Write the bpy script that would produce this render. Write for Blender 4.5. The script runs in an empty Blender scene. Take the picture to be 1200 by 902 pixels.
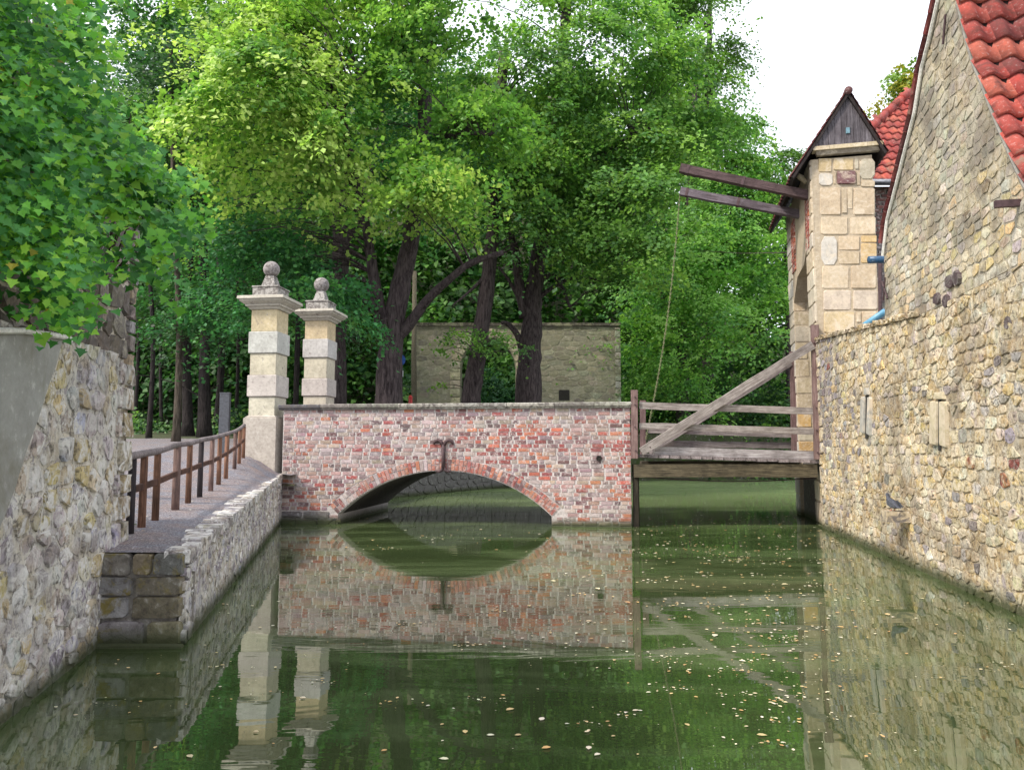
import bpy, math, random
import numpy as np
from mathutils import Vector, geometry

# ------------------------------------------------------------------ camera, world, sun, exposure
S = bpy.context.scene
COL = S.collection
F = 867.0                        # focal length in pixels of a 1200 px wide picture
PITCH = math.atan(77.0 / F)
EYE = 1.40
cam_d = bpy.data.cameras.new('camera')
cam = bpy.data.objects.new('camera', cam_d)
COL.objects.link(cam)
cam.location = (0, 0, EYE)
cam.rotation_euler = (math.pi / 2 + PITCH, 0, 0)
cam_d.sensor_width = 36.0
cam_d.lens = 36.0 * F / 1200.0
cam_d.clip_start = 0.05
cam_d.clip_end = 2000
S.camera = cam
S.view_settings.view_transform = 'Standard'
S.view_settings.look = 'None'
S.view_settings.exposure = 1.2
S.view_settings.gamma = 1.0

SUN_EL, SUN_AZ = math.radians(46), math.radians(238)   # azimuth measured from +Y clockwise: the sun stands behind and left
world = bpy.data.worlds.new('World')
S.world = world
world.use_nodes = True
wt = world.node_tree
wt.nodes.clear()
wo = wt.nodes.new('ShaderNodeOutputWorld')
bg = wt.nodes.new('ShaderNodeBackground')
sk = wt.nodes.new('ShaderNodeTexSky')
sk.sky_type = 'NISHITA'
sk.sun_disc = False
sk.sun_elevation = SUN_EL
sk.sun_rotation = SUN_AZ
sk.dust_density = 3.0
mxw = wt.nodes.new('ShaderNodeMix')
mxw.data_type = 'RGBA'
mxw.inputs[0].default_value = 0.80
mxw.inputs[7].default_value = (7.0, 7.2, 7.6, 1)      # thin white overcast spread over the whole sky
wt.links.new(sk.outputs[0], mxw.inputs[6])
wt.links.new(mxw.outputs[2], bg.inputs[0])
bg.inputs[1].default_value = 0.118
wt.links.new(bg.outputs[0], wo.inputs[0])

sun_d = bpy.data.lights.new('sun', 'SUN')
sun_d.energy = 2.0
sun_d.angle = math.radians(9)
sun_d.color = (1.0, 0.93, 0.80)
sun = bpy.data.objects.new('sun', sun_d)
COL.objects.link(sun)
sdir = Vector((math.sin(SUN_AZ) * math.cos(SUN_EL), math.cos(SUN_AZ) * math.cos(SUN_EL), math.sin(SUN_EL)))
sun.rotation_euler = sdir.to_track_quat('Z', 'Y').to_euler()
sun.location = (-10, -10, 30)

# ------------------------------------------------------------------ projection helpers (measured points of the photograph -> places in the world)
cp, sp = math.cos(PITCH), math.sin(PITCH)
def ray(px, py):
    dx, dz = (px - 600) / F, (451 - py) / F
    return Vector((dx, cp - dz * sp, sp + dz * cp))
def P(px, py, Y):
    r = ray(px, py); return Vector((r.x / r.y * Y, Y, EYE + r.z / r.y * Y))
def G(px, py, z=0.0):
    r = ray(px, py); t = (z - EYE) / r.z; return Vector((r.x * t, r.y * t, z))
def W(px, py, pl):
    o, n = pl; r = ray(px, py); e = Vector((0, 0, EYE)); t = (o - e).dot(n) / r.dot(n); return e + r * t
def vplane(a, b):
    d = Vector((b[0] - a[0], b[1] - a[1], 0)).normalized(); return (Vector((a[0], a[1], 0)), Vector((d.y, -d.x, 0)))
def proj(p):
    v = Vector(p) - Vector((0, 0, EYE)); f = v.y * cp + v.z * sp; u = -v.y * sp + v.z * cp
    if f < 0.1: return None
    return (600 + F * v.x / f, 451 - F * u / f)

# ------------------------------------------------------------------ materials
def new_mat(name):
    m = bpy.data.materials.new(name); m.use_nodes = True
    nt = m.node_tree; b = nt.nodes['Principled BSDF']; return m, nt, b
def N(nt, t, **kw):
    n = nt.nodes.new(t)
    for k, v in kw.items():
        if k.startswith('i_'):
            key = k[2:]
            n.inputs[int(key) if key.isdigit() else key].default_value = v
        else: setattr(n, k, v)
    return n
def noise(nt, vec, scale, detail=6, rough=0.6, dist=0.0):
    n = N(nt, 'ShaderNodeTexNoise'); n.inputs['Scale'].default_value = scale; n.inputs['Detail'].default_value = detail
    n.inputs['Roughness'].default_value = rough; n.inputs['Distortion'].default_value = dist
    nt.links.new(vec, n.inputs['Vector']); return n.outputs['Fac']
def ramp(nt, fac, a, b, lo=0.0, hi=1.0):
    r = N(nt, 'ShaderNodeMapRange'); r.inputs[1].default_value = a; r.inputs[2].default_value = b
    r.inputs[3].default_value = lo; r.inputs[4].default_value = hi
    nt.links.new(fac, r.inputs[0]); return r.outputs[0]
def mix(nt, fac, a, b, mode='MIX'):
    m = N(nt, 'ShaderNodeMix'); m.data_type = 'RGBA'; m.blend_type = mode
    for i, v in ((0, fac), (6, a), (7, b)):
        if isinstance(v, (int, float)): m.inputs[i].default_value = v
        elif isinstance(v, tuple): m.inputs[i].default_value = v if len(v) == 4 else (*v, 1)
        else: nt.links.new(v, m.inputs[i])
    return m.outputs[2]
def coords(nt, sc=(1, 1, 1)):
    g = N(nt, 'ShaderNodeNewGeometry')
    mp = N(nt, 'ShaderNodeMapping'); mp.inputs['Scale'].default_value = sc
    nt.links.new(g.outputs['Position'], mp.inputs['Vector']); return mp.outputs[0], g
def bump(nt, b, h, strength, dist=0.02):
    n = N(nt, 'ShaderNodeBump'); n.inputs['Strength'].default_value = strength; n.inputs['Distance'].default_value = dist
    nt.links.new(h, n.inputs['Height']); nt.links.new(n.outputs[0], b.inputs['Normal'])
def add(nt, a, b, k=1.0):
    m = N(nt, 'ShaderNodeMath'); m.operation = 'MULTIPLY_ADD'; nt.links.new(b, m.inputs[0]); m.inputs[1].default_value = k; nt.links.new(a, m.inputs[2]); return m.outputs[0]

def masonry(name, base=None, smear=None, smear_amt=(0.5, 0.62), smear_scale=3.0, dark=0.45, grain=28.0, bstr=0.8, bdist=0.02,
            rough=0.92, moss=None, sc=(1, 1, 1), spots=0.0, tide=True, mottle=None, stain=None):
    """stone, brick or mortar: its own tint, mottled, pitted, smeared with lime, stained, with moss and a tide line at the water"""
    m, nt, b = new_mat(name)
    v, g = coords(nt, sc)
    if base is None:
        at = N(nt, 'ShaderNodeAttribute'); at.attribute_name = 'tint'; c = at.outputs['Color']
    else:
        rgb = N(nt, 'ShaderNodeRGB'); rgb.outputs[0].default_value = (*base, 1); c = rgb.outputs[0]
    n1 = noise(nt, v, grain, 8, 0.7); n2 = noise(nt, v, grain * 0.22, 6, 0.65, 0.4); n3 = noise(nt, v, 1.1, 4, 0.6)
    if mottle:
        nm = noise(nt, v, mottle[1], 5, 0.65, 0.5); c = mix(nt, ramp(nt, nm, 0.44, 0.60, 0.0, mottle[2]), c, mottle[0])
    c = mix(nt, ramp(nt, n1, 0.38, 0.50, dark, 0.0), c, (0.035, 0.028, 0.024))
    c = mix(nt, ramp(nt, n2, 0.35, 0.70, 0.30, 0.0), c, (0.10, 0.085, 0.075))
    c = mix(nt, ramp(nt, n1, 0.56, 0.72, 0.0, 0.45), c, (0.75, 0.73, 0.70))
    if smear:
        n4 = noise(nt, v, smear_scale, 8, 0.72, 0.8)
        c = mix(nt, ramp(nt, n4, smear_amt[0], smear_amt[1]), c, smear)
    if moss:
        n5 = noise(nt, v, 2.2, 7, 0.7)
        c = mix(nt, ramp(nt, n5, moss[1], moss[1] + 0.09, 0, 0.85), c, moss[0])
    c = mix(nt, ramp(nt, n3, 0.35, 0.7, 0.0, 0.22), c, (0.13, 0.11, 0.10))
    if stain:
        ns = noise(nt, v, stain[1], 6, 0.62, 0.6); c = mix(nt, ramp(nt, ns, 0.50, 0.62, 0.0, stain[2]), c, stain[0])
    if spots:
        n6 = noise(nt, v, 9.0, 3, 0.5)
        c = mix(nt, ramp(nt, n6, 0.66, 0.70, 0, spots), c, (0.02, 0.015, 0.015))
    if tide:
        sx = N(nt, 'ShaderNodeSeparateXYZ'); nt.links.new(g.outputs['Position'], sx.inputs[0])
        h = add(nt, sx.outputs['Z'], n2, -0.14)
        c = mix(nt, ramp(nt, h, -0.03, 0.10, 0.92, 0.0), c, (0.045, 0.055, 0.022))
    nt.links.new(c, b.inputs['Base Color'])
    b.inputs['Roughness'].default_value = rough
    b.inputs['Specular IOR Level'].default_value = 0.25
    hh = add(nt, n2, n1, 0.6)
    bump(nt, b, hh, bstr, bdist)
    return m

MS = {}
MS['rubble_r'] = masonry('rubble_stone_warm', mottle=((.54, .35, .11), 4.0, .62), stain=((.16, .12, .085), 1.3, .55), smear=(0.66, 0.57, 0.42), smear_amt=(0.48, 0.58), smear_scale=8.0, dark=0.9, grain=22, bstr=1.0, bdist=0.035)
MS['rubble_grey'] = masonry('weathered_grey_rubble', smear=(0.30, 0.26, 0.24), smear_amt=(0.50, 0.60), smear_scale=10.0, dark=0.9, grain=24, bstr=1.0, bdist=0.03)
MS['mortar_r'] = masonry('lime_mortar_warm', mottle=((.48, .32, .12), 4.0, .75), stain=((.16, .12, .085), 1.3, .55), base=(0.66, 0.59, 0.47), smear=(0.30, 0.24, 0.17), smear_amt=(0.55, 0.62), smear_scale=10.0, dark=0.8, grain=26, bstr=1.0, bdist=0.03)
MS['gable'] = masonry('gable_stone', mottle=((.46, .34, .16), 3.0, .45), stain=((.14, .12, .10), 1.8, .6), smear=(0.46, 0.41, 0.32), smear_amt=(0.50, 0.60), smear_scale=5.0, dark=0.6, grain=24, bstr=0.8)
MS['mortar_g'] = masonry('gable_mortar', mottle=((.46, .34, .16), 3.0, .45), stain=((.14, .12, .10), 1.8, .6), base=(0.46, 0.42, 0.33), dark=0.5, grain=26)
MS['rubble_l'] = masonry('rubble_stone_cool', mottle=((.58, .46, .26), 3.0, .5), stain=((.26, .23, .24), 2.2, .4), smear=(0.76, 0.73, 0.70), smear_amt=(0.48, 0.57), smear_scale=8.0, dark=0.8, grain=16, bstr=1.0, bdist=0.04)
MS['mortar_l'] = masonry('lime_mortar_cool', mottle=((.58, .46, .26), 3.0, .4), stain=((.26, .23, .24), 2.2, .4), base=(0.82, 0.78, 0.72), smear=(0.34, 0.31, 0.33), smear_amt=(0.55, 0.62), smear_scale=9.0, dark=0.8, grain=18, bstr=1.0, bdist=0.03)
MS['brick'] = masonry('handmade_brick', smear=(0.52, 0.45, 0.44), smear_amt=(0.50, 0.66), smear_scale=8, dark=0.35, grain=34, bstr=0.5, bdist=0.008, moss=((0.22, 0.18, 0.07), 0.68))
MS['brick_bare'] = masonry('bare_brick', smear=(0.52, 0.44, 0.43), smear_amt=(0.53, 0.61), smear_scale=15, dark=0.3, grain=34, bstr=0.5, bdist=0.008)
MS['vault'] = masonry('shade_dark_vault', base=(0.07, 0.06, 0.055), dark=0.5, grain=20, bstr=0.6)
MS['brick_mortar'] = masonry('brick_mortar', base=(0.64, 0.58, 0.57), dark=0.35, grain=34, bstr=0.6, bdist=0.01, moss=((0.22, 0.18, 0.07), 0.68))
MS['sandstone'] = masonry('sandstone_ashlar', smear=(0.62, 0.53, 0.42), smear_amt=(0.5, 0.66), smear_scale=4.0, dark=0.22, grain=20, bstr=0.35, bdist=0.01, rough=0.85)
MS['sand_joint'] = masonry('sandstone_joint', base=(0.50, 0.41, 0.30), dark=0.2, grain=20, bstr=0.3, bdist=0.01)
MS['pillar'] = masonry('pillar_limestone', smear=(0.20, 0.17, 0.16), smear_amt=(0.60, 0.68), smear_scale=4.5, dark=0.22, grain=18, bstr=0.4, bdist=0.012)
MS['lichen'] = masonry('lichen_grey_stone', smear=(0.13, 0.115, 0.11), smear_amt=(0.46, 0.58), smear_scale=9, dark=0.45, grain=18, bstr=0.5, bdist=0.012)
MS['ruin'] = masonry('ruin_stone', smear=(0.24, 0.235, 0.155), smear_amt=(0.47, 0.60), smear_scale=2.6, dark=0.3, grain=7, bstr=0.6, bdist=0.04, tide=False)
MS['ruin_mortar'] = masonry('ruin_mortar', base=(0.33, 0.32, 0.23), dark=0.3, grain=7, bstr=0.5, bdist=0.03, tide=False)
MS['quayfront'] = masonry('mossy_quay_stone', smear=(0.20, 0.16, 0.05), smear_amt=(0.52, 0.62), smear_scale=4.5, dark=0.6, grain=14, bstr=0.9, bdist=0.025)
MS['quayfront_mortar'] = masonry('quay_front_mortar', base=(0.24, 0.22, 0.20), dark=0.6, grain=18, bstr=0.9)
MS['plaster'] = masonry('grey_plaster', base=(0.36, 0.36, 0.34), smear=(0.22, 0.21, 0.17), smear_amt=(0.5, 0.68), smear_scale=2.0, dark=0.12, grain=16, bstr=0.35, bdist=0.015)
MS['bank'] = masonry('bank_wall_stone', base=(0.14, 0.135, 0.13), dark=0.3, grain=10, bstr=0.4)
MS['concrete'] = masonry('grey_render', base=(0.26, 0.25, 0.23), dark=0.3, grain=14, bstr=0.4)
MS['tile'] = masonry('clay_pantile', smear=(0.11, 0.035, 0.03), smear_amt=(0.50, 0.68), smear_scale=3.0, dark=0.28, grain=30, bstr=0.35, bdist=0.006, rough=0.85, moss=((.20, .18, .13), .60), tide=False)

WOODS = set()
def wood(name, light, darkc, axis_scale, rough=0.85):
    m, nt, b = new_mat(name); WOODS.add(name)
    tc = N(nt, 'ShaderNodeAttribute'); tc.attribute_name = 'grain'; mp = N(nt, 'ShaderNodeMapping'); mp.inputs['Scale'].default_value = (.30, 4.5, 5.5)
    nt.links.new(tc.outputs['Vector'], mp.inputs['Vector']); v = mp.outputs[0]
    n1 = noise(nt, v, 9, 8, 0.75, 0.6); v2, _ = coords(nt); n2 = noise(nt, v2, 3.0, 5, 0.7)
    at = N(nt, 'ShaderNodeAttribute'); at.attribute_name = 'tint'
    c = mix(nt, ramp(nt, n1, 0.36, 0.64), darkc, light)
    c = mix(nt, ramp(nt, n2, 0.42, 0.66, 0, 0.5), c, tuple(x * 0.35 for x in darkc))
    c = mix(nt, 1.0, c, at.outputs['Color'], 'MULTIPLY')
    nt.links.new(c, b.inputs['Base Color']); b.inputs['Roughness'].default_value = rough; b.inputs['Specular IOR Level'].default_value = 0.25
    bump(nt, b, n1, 0.8, 0.012); return m
MS['wood_x'] = wood('weathered_timber', (0.46, 0.42, 0.40), (0.17, 0.135, 0.125), (0.35, 4, 6))
MS['wood_z'] = wood('weathered_upright_timber', (0.27, 0.19, 0.18), (0.11, 0.06, 0.058), (5, 5, 0.35))
MS['wood_dark'] = wood('dark_tarred_timber', (0.085, 0.065, 0.065), (0.026, 0.019, 0.019), (0.35, 5, 7))
MS['wood_board'] = wood('grey_gable_board', (0.17, 0.155, 0.165), (0.05, 0.04, 0.045), (6, 6, 0.5))
MS['wood_post'] = wood('fence_timber', (0.20, 0.135, 0.11), (0.05, 0.036, 0.034), (7, 7, 0.4))
MS['wood_rail'] = wood('grey_rail_timber', (0.34, 0.30, 0.31), (0.12, 0.09, 0.09), (0.5, 0.5, 0.5))
MS['wood_beam'] = wood('wet_beam_timber', (0.17, 0.14, 0.10), (0.03, 0.025, 0.02), (0.6, 5, 3))

def plain(name, colr, rough=0.6, metal=0.0, var=0.3, scale=20):
    m, nt, b = new_mat(name); v, _ = coords(nt)
    n = noise(nt, v, scale, 5, 0.6)
    nt.links.new(mix(nt, ramp(nt, n, 0.35, 0.65), tuple(x * (1 - var) for x in colr), tuple(min(1, x * (1 + var)) for x in colr)), b.inputs['Base Color'])
    b.inputs['Roughness'].default_value = rough; b.inputs['Metallic'].default_value = metal
    bump(nt, b, n, 0.3, 0.004); return m
MS['iron'] = plain('rusted_iron', (0.075, 0.045, 0.05), 0.75, 0.3)
MS['zinc'] = plain('zinc_gutter', (0.16, 0.17, 0.20), 0.45, 0.6)
MS['blue_dark'] = plain('dark_blue_pipe', (0.02, 0.07, 0.15), 0.4)
MS['blue'] = plain('sky_blue_pipe', (0.10, 0.27, 0.42), 0.4, 0, 0.12)
MS['slate'] = plain('slate_grey_board', (0.06, 0.065, 0.08), 0.6)
MS['sign_blue'] = plain('sign_blue_face', (0.02, 0.08, 0.30), 0.4)
MS['sign_white'] = plain('sign_white_face', (0.55, 0.57, 0.58), 0.5, 0, 0.1)
MS['red_paint'] = plain('red_paint', (0.40, 0.02, 0.02), 0.5)
MS['dark_void'] = plain('shade_black_face', (0.02, 0.018, 0.016), 0.95)  # near black stands in for the shade inside openings
MS['lime'] = plain('white_lime_mortar', (0.66, 0.64, 0.60), 0.9, 0, 0.2, 40)
MS['chain'] = plain('mossy_chain', (0.15, 0.15, 0.08), 0.8)
MS['pole'] = plain('weathered_pole', (0.14, 0.12, 0.085), 0.9)
MS['pigeon'] = plain('dark_feathers', (0.05, 0.055, 0.075), 0.7, 0, 0.5, 60)
MS['glass'] = plain('dusty_pane', (0.12, 0.22, 0.27), 0.15, 0, 0.2)

def bark(name, c1, c2):
    m, nt, b = new_mat(name); v, _ = coords(nt, (6, 6, 1.1))
    n = noise(nt, v, 2.6, 8, 0.7, 0.5)
    c = mix(nt, ramp(nt, n, 0.36, 0.62), c1, c2); nt.links.new(c, b.inputs['Base Color'])
    b.inputs['Roughness'].default_value = 0.95; b.inputs['Specular IOR Level'].default_value = 0.15
    bump(nt, b, n, 1.0, 0.06); return m
MS['bark'] = bark('linden_bark', (0.022, 0.016, 0.018), (0.105, 0.082, 0.085))
MS['bark_shaded'] = bark('shaded_wood_bark', (0.012, 0.010, 0.011), (0.05, 0.042, 0.042))  # bark coloured darker to put in the shade of the wood
MS['bark_thin'] = bark('young_tree_bark', (0.03, 0.025, 0.02), (0.12, 0.10, 0.08))

def leafmat(name, trans=0.45, rough=0.5, gloss=0.35):
    m, nt, b = new_mat(name)
    at = N(nt, 'ShaderNodeAttribute'); at.attribute_name = 'tint'
    nt.links.new(at.outputs['Color'], b.inputs['Base Color'])
    b.inputs['Roughness'].default_value = rough; b.inputs['Specular IOR Level'].default_value = gloss
    tr = N(nt, 'ShaderNodeBsdfTranslucent')
    tc = mix(nt, 1.0, at.outputs['Color'], (1.05, 1.2, 0.6), 'MULTIPLY'); nt.links.new(tc, tr.inputs['Color'])
    mx = N(nt, 'ShaderNodeMixShader'); mx.inputs[0].default_value = trans
    nt.links.new(b.outputs[0], mx.inputs[1]); nt.links.new(tr.outputs[0], mx.inputs[2])
    nt.links.new(mx.outputs[0], nt.nodes['Material Output'].inputs['Surface']); return m
MS['leaf'] = leafmat('linden_leaf')
MS['maple'] = leafmat('maple_leaf', 0.45, 0.5, 0.25)

def path_mat():
    m, nt, b = new_mat('gravel_path'); v, _ = coords(nt)
    n1 = noise(nt, v, 60, 4, 0.8); n2 = noise(nt, v, 2.2, 6, 0.65); n3 = noise(nt, v, 14, 5, 0.8); n4 = noise(nt, v, 38, 3, 0.9)
    c = mix(nt, ramp(nt, n2, 0.38, 0.62), (0.25, 0.255, 0.31), (0.35, 0.255, 0.235))
    c = mix(nt, ramp(nt, n1, 0.42, 0.6), (0.07, 0.065, 0.075), c)
    c = mix(nt, ramp(nt, n3, 0.62, 0.68), c, (0.32, 0.18, 0.10)); c = mix(nt, ramp(nt, n4, 0.60, 0.66), c, (0.55, 0.54, 0.56))
    nt.links.new(c, b.inputs['Base Color']); b.inputs['Roughness'].default_value = 0.95
    bump(nt, b, n1, 0.7, 0.012); return m
MS['path'] = path_mat()
MS['soil'] = masonry('forest_soil', base=(0.045, 0.05, 0.022), smear=(0.05, 0.08, 0.02), smear_amt=(0.45, 0.6), dark=0.5, grain=8, bstr=0.8, tide=False)

def water_mat():
    m, nt, b = new_mat('moat_water')
    v, g = coords(nt, (0.28, 1.0, 1)); v2, _ = coords(nt, (1, 1, 1))
    n1 = noise(nt, v, 0.8, 6, 0.62, 1.6)          # drifting film of pollen and duckweed dust
    n2 = noise(nt, v2, 90, 3, 0.6); n3 = noise(nt, v, 1.3, 4, 0.6, 2.5)
    sy = N(nt, 'ShaderNodeSeparateXYZ'); nt.links.new(g.outputs['Position'], sy.inputs[0])
    far = ramp(nt, sy.outputs['Y'], 17, 26, 0.0, 0.48)         # the film gets stronger beyond the bridge
    film = add(nt, ramp(nt, n1, 0.46, 0.66, 0.01, 0.16), far, 1.0)
    c = mix(nt, n3, (0.022, 0.038, 0.013), (0.042, 0.058, 0.020)); nt.links.new(c, b.inputs['Base Color'])
    b.inputs['Roughness'].default_value = 0.015; b.inputs['IOR'].default_value = 3.1
    b.inputs['Specular Tint'].default_value = (0.97, 1.0, 0.93, 1)
    d = N(nt, 'ShaderNodeBsdfDiffuse')
    dc = mix(nt, ramp(nt, n2, 0.45, 0.7), (0.17, 0.24, 0.10), (0.36, 0.43, 0.22)); nt.links.new(dc, d.inputs['Color'])
    mx = N(nt, 'ShaderNodeMixShader'); nt.links.new(film, mx.inputs[0])
    nt.links.new(b.outputs[0], mx.inputs[1]); nt.links.new(d.outputs[0], mx.inputs[2])
    nt.links.new(mx.outputs[0], nt.nodes['Material Output'].inputs['Surface'])
    nw = add(nt, noise(nt, v, 1.4, 3, 0.5, 1.8), noise(nt, v, 9, 2, 0.5, 0.5), 0.12)
    bump(nt, b, nw, 0.06, 0.03); return m
MS['water'] = water_mat()

# ------------------------------------------------------------------ object helpers
def setp(o, label=None, cat=None, group=None, kind=None):
    for k, v in (('label', label), ('category', cat), ('group', group), ('kind', kind)):
        if v: o[k] = v
    return o
def thing(name, loc, label, cat, group=None):
    o = bpy.data.objects.new(name, None); o.empty_display_size = 0.2; COL.objects.link(o); o.location = loc
    return setp(o, label, cat, group)
WLOC = {}
def wloc(o):
    v = Vector(o.location); p = o.parent
    while p: v += Vector(p.location); p = p.parent
    return v
def rawobj(name, verts, faces, mat, parent=None, tint=None, tints=None, smooth=False, origin=None, kind=None, grain=None):
    """verts in world space; the object's origin goes to their middle (or to origin)"""
    V = np.array([tuple(v) for v in verts], dtype=np.float64)
    o0 = np.array(tuple(origin)) if origin is not None else (V.min(0) + V.max(0)) / 2
    me = bpy.data.meshes.new(name)
    me.from_pydata([tuple(x) for x in (V - o0)], [], faces)
    if tint is None and tints is None: tint = (1, 1, 1)
    at = me.attributes.new('tint', 'FLOAT_COLOR', 'CORNER' if tints is not None else 'POINT')
    if tints is not None:
        arr = []
        for f, t in zip(faces, tints): arr += [*t, 1.0] * len(f)
        at.data.foreach_set('color', arr)
    else:
        at.data.foreach_set('color', [*tint, 1.0] * len(V))
    if mat.name in WOODS:
        ga = me.attributes.new('grain', 'FLOAT_VECTOR', 'POINT')
        if grain is None or len(grain) != len(V): k_ = (V[0, 0] * 7.3) % 5; grain = [(v[2] + k_, v[0], v[1]) for v in V]
        ga.data.foreach_set('vector', [x for g_ in grain for x in g_])
    if smooth: me.shade_smooth()
    me.materials.append(mat)
    o = bpy.data.objects.new(name, me); COL.objects.link(o)
    loc = Vector(o0)
    if parent is not None: o.parent = parent; loc = loc - wloc(parent)
    o.location = loc
    if kind: o['kind'] = kind
    return o
class MB:
    def __init__(s): s.v, s.f, s.t, s.g = [], [], [], None
    def add(s, verts, faces, tint=(1, 1, 1)):
        k = len(s.v); s.v += [Vector(v) for v in verts]; s.f += [tuple(i + k for i in f) for f in faces]; s.t += [tint] * len(faces); return s
    def box(s, c, h, ax=None, tint=(1, 1, 1)):
        X, Y, Z = ax or (Vector((1, 0, 0)), Vector((0, 1, 0)), Vector((0, 0, 1)))
        c = Vector(c); vs = [c + X * (h[0] * i) + Y * (h[1] * j) + Z * (h[2] * k) for k in (-1, 1) for j in (-1, 1) for i in (-1, 1)]
        return s.add(vs, [(0, 2, 3, 1), (4, 5, 7, 6), (0, 1, 5, 4), (2, 6, 7, 3), (0, 4, 6, 2), (1, 3, 7, 5)], tint)
    def prism(s, pts, off, tint=(1, 1, 1)):
        n = len(pts); off = Vector(off); vs = [Vector(p) for p in pts] + [Vector(p) + off for p in pts]
        return s.add(vs, [tuple(range(n)), tuple(range(2 * n - 1, n - 1, -1))] + [(i, i + n, (i + 1) % n + n, (i + 1) % n) for i in range(n)], tint)
    def tube(s, pts, rads, n=8, tint=(1, 1, 1), cap=True):
        pts = [Vector(p) for p in pts]; k0 = len(s.v); up = None
        for i, p in enumerate(pts):
            d = (pts[min(i + 1, len(pts) - 1)] - pts[max(i - 1, 0)]).normalized()
            if up is None: up = Vector((0, 0, 1)) if abs(d.z) < 0.9 else Vector((1, 0, 0))
            a = (up - d * up.dot(d)).normalized(); b = d.cross(a); up = a
            r = rads[i] if isinstance(rads, (list, tuple)) else rads
            for j in range(n):
                t = 2 * math.pi * j / n; s.v.append(p + a * (r * math.cos(t)) + b * (r * math.sin(t)))
        for i in range(len(pts) - 1):
            for j in range(n):
                s.f.append((k0 + i * n + j, k0 + i * n + (j + 1) % n, k0 + (i + 1) * n + (j + 1) % n, k0 + (i + 1) * n + j)); s.t.append(tint)
        if cap:
            s.f.append(tuple(k0 + j for j in range(n - 1, -1, -1))); s.t.append(tint)
            e = k0 + (len(pts) - 1) * n; s.f.append(tuple(e + j for j in range(n))); s.t.append(tint)
        return s
    def build(s, name, mat, parent=None, smooth=False, origin=None, kind=None):
        return rawobj(name, s.v, s.f, mat, parent, tints=s.t, smooth=smooth, origin=origin, kind=kind, grain=s.g)
def beam(a, b, w, h, rng=None, up=Vector((0, 0, 1)), wob=0.0, nseg=5, tint=(1, 1, 1)):
    """a hewn timber from a to b, w across, h high, slightly uneven"""
    a, b = Vector(a), Vector(b); d = (b - a).normalized()
    u = (up - d * up.dot(d)).normalized(); s = d.cross(u)
    m = MB(); vs = []; rng = rng or random.Random(1)
    for i in range(nseg + 1):
        c = a.lerp(b, i / nseg) + u * rng.uniform(-wob, wob)
        for (i1, j1) in ((-1, -1), (1, -1), (1, 1), (-1, 1)):
            vs.append(c + s * (w / 2 * i1 + rng.uniform(-wob, wob)) + u * (h / 2 * j1 + rng.uniform(-wob, wob)))
    fs = [(3, 2, 1, 0), tuple(4 * nseg + j for j in range(4))]
    for i in range(nseg):
        for j in range(4): fs.append((4 * i + j, 4 * i + (j + 1) % 4, 4 * i + 4 + (j + 1) % 4, 4 * i + 4 + j))
    m.add(vs, fs, tint); k_ = rng.uniform(0, 20); m.g = [((v - a).dot(d) + k_, (v - a).dot(s), (v - a).dot(u) + k_) for v in m.v]
    return m

# ------------------------------------------------------------------ masonry pieces
def clip_half(poly, q, n):
    """keep the side where (p-q).n <= 0"""
    out = []; L = len(poly)
    for i in range(L):
        a, b = poly[i], poly[(i + 1) % L]
        da = (a[0] - q[0]) * n[0] + (a[1] - q[1]) * n[1]; db = (b[0] - q[0]) * n[0] + (b[1] - q[1]) * n[1]
        if da <= 0: out.append(a)
        if (da < 0 < db) or (db < 0 < da):
            t = da / (da - db); out.append((a[0] + (b[0] - a[0]) * t, a[1] + (b[1] - a[1]) * t))
    return out
def area(poly): return 0.5 * sum(poly[i][0] * poly[(i + 1) % len(poly)][1] - poly[(i + 1) % len(poly)][0] * poly[i][1] for i in range(len(poly)))
def inside(poly, p):
    c = False; j = len(poly) - 1
    for i in range(len(poly)):
        a, b = poly[i], poly[j]
        if (a[1] > p[1]) != (b[1] > p[1]) and p[0] < (b[0] - a[0]) * (p[1] - a[1]) / (b[1] - a[1]) + a[0]: c = not c
        j = i
    return c
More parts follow.
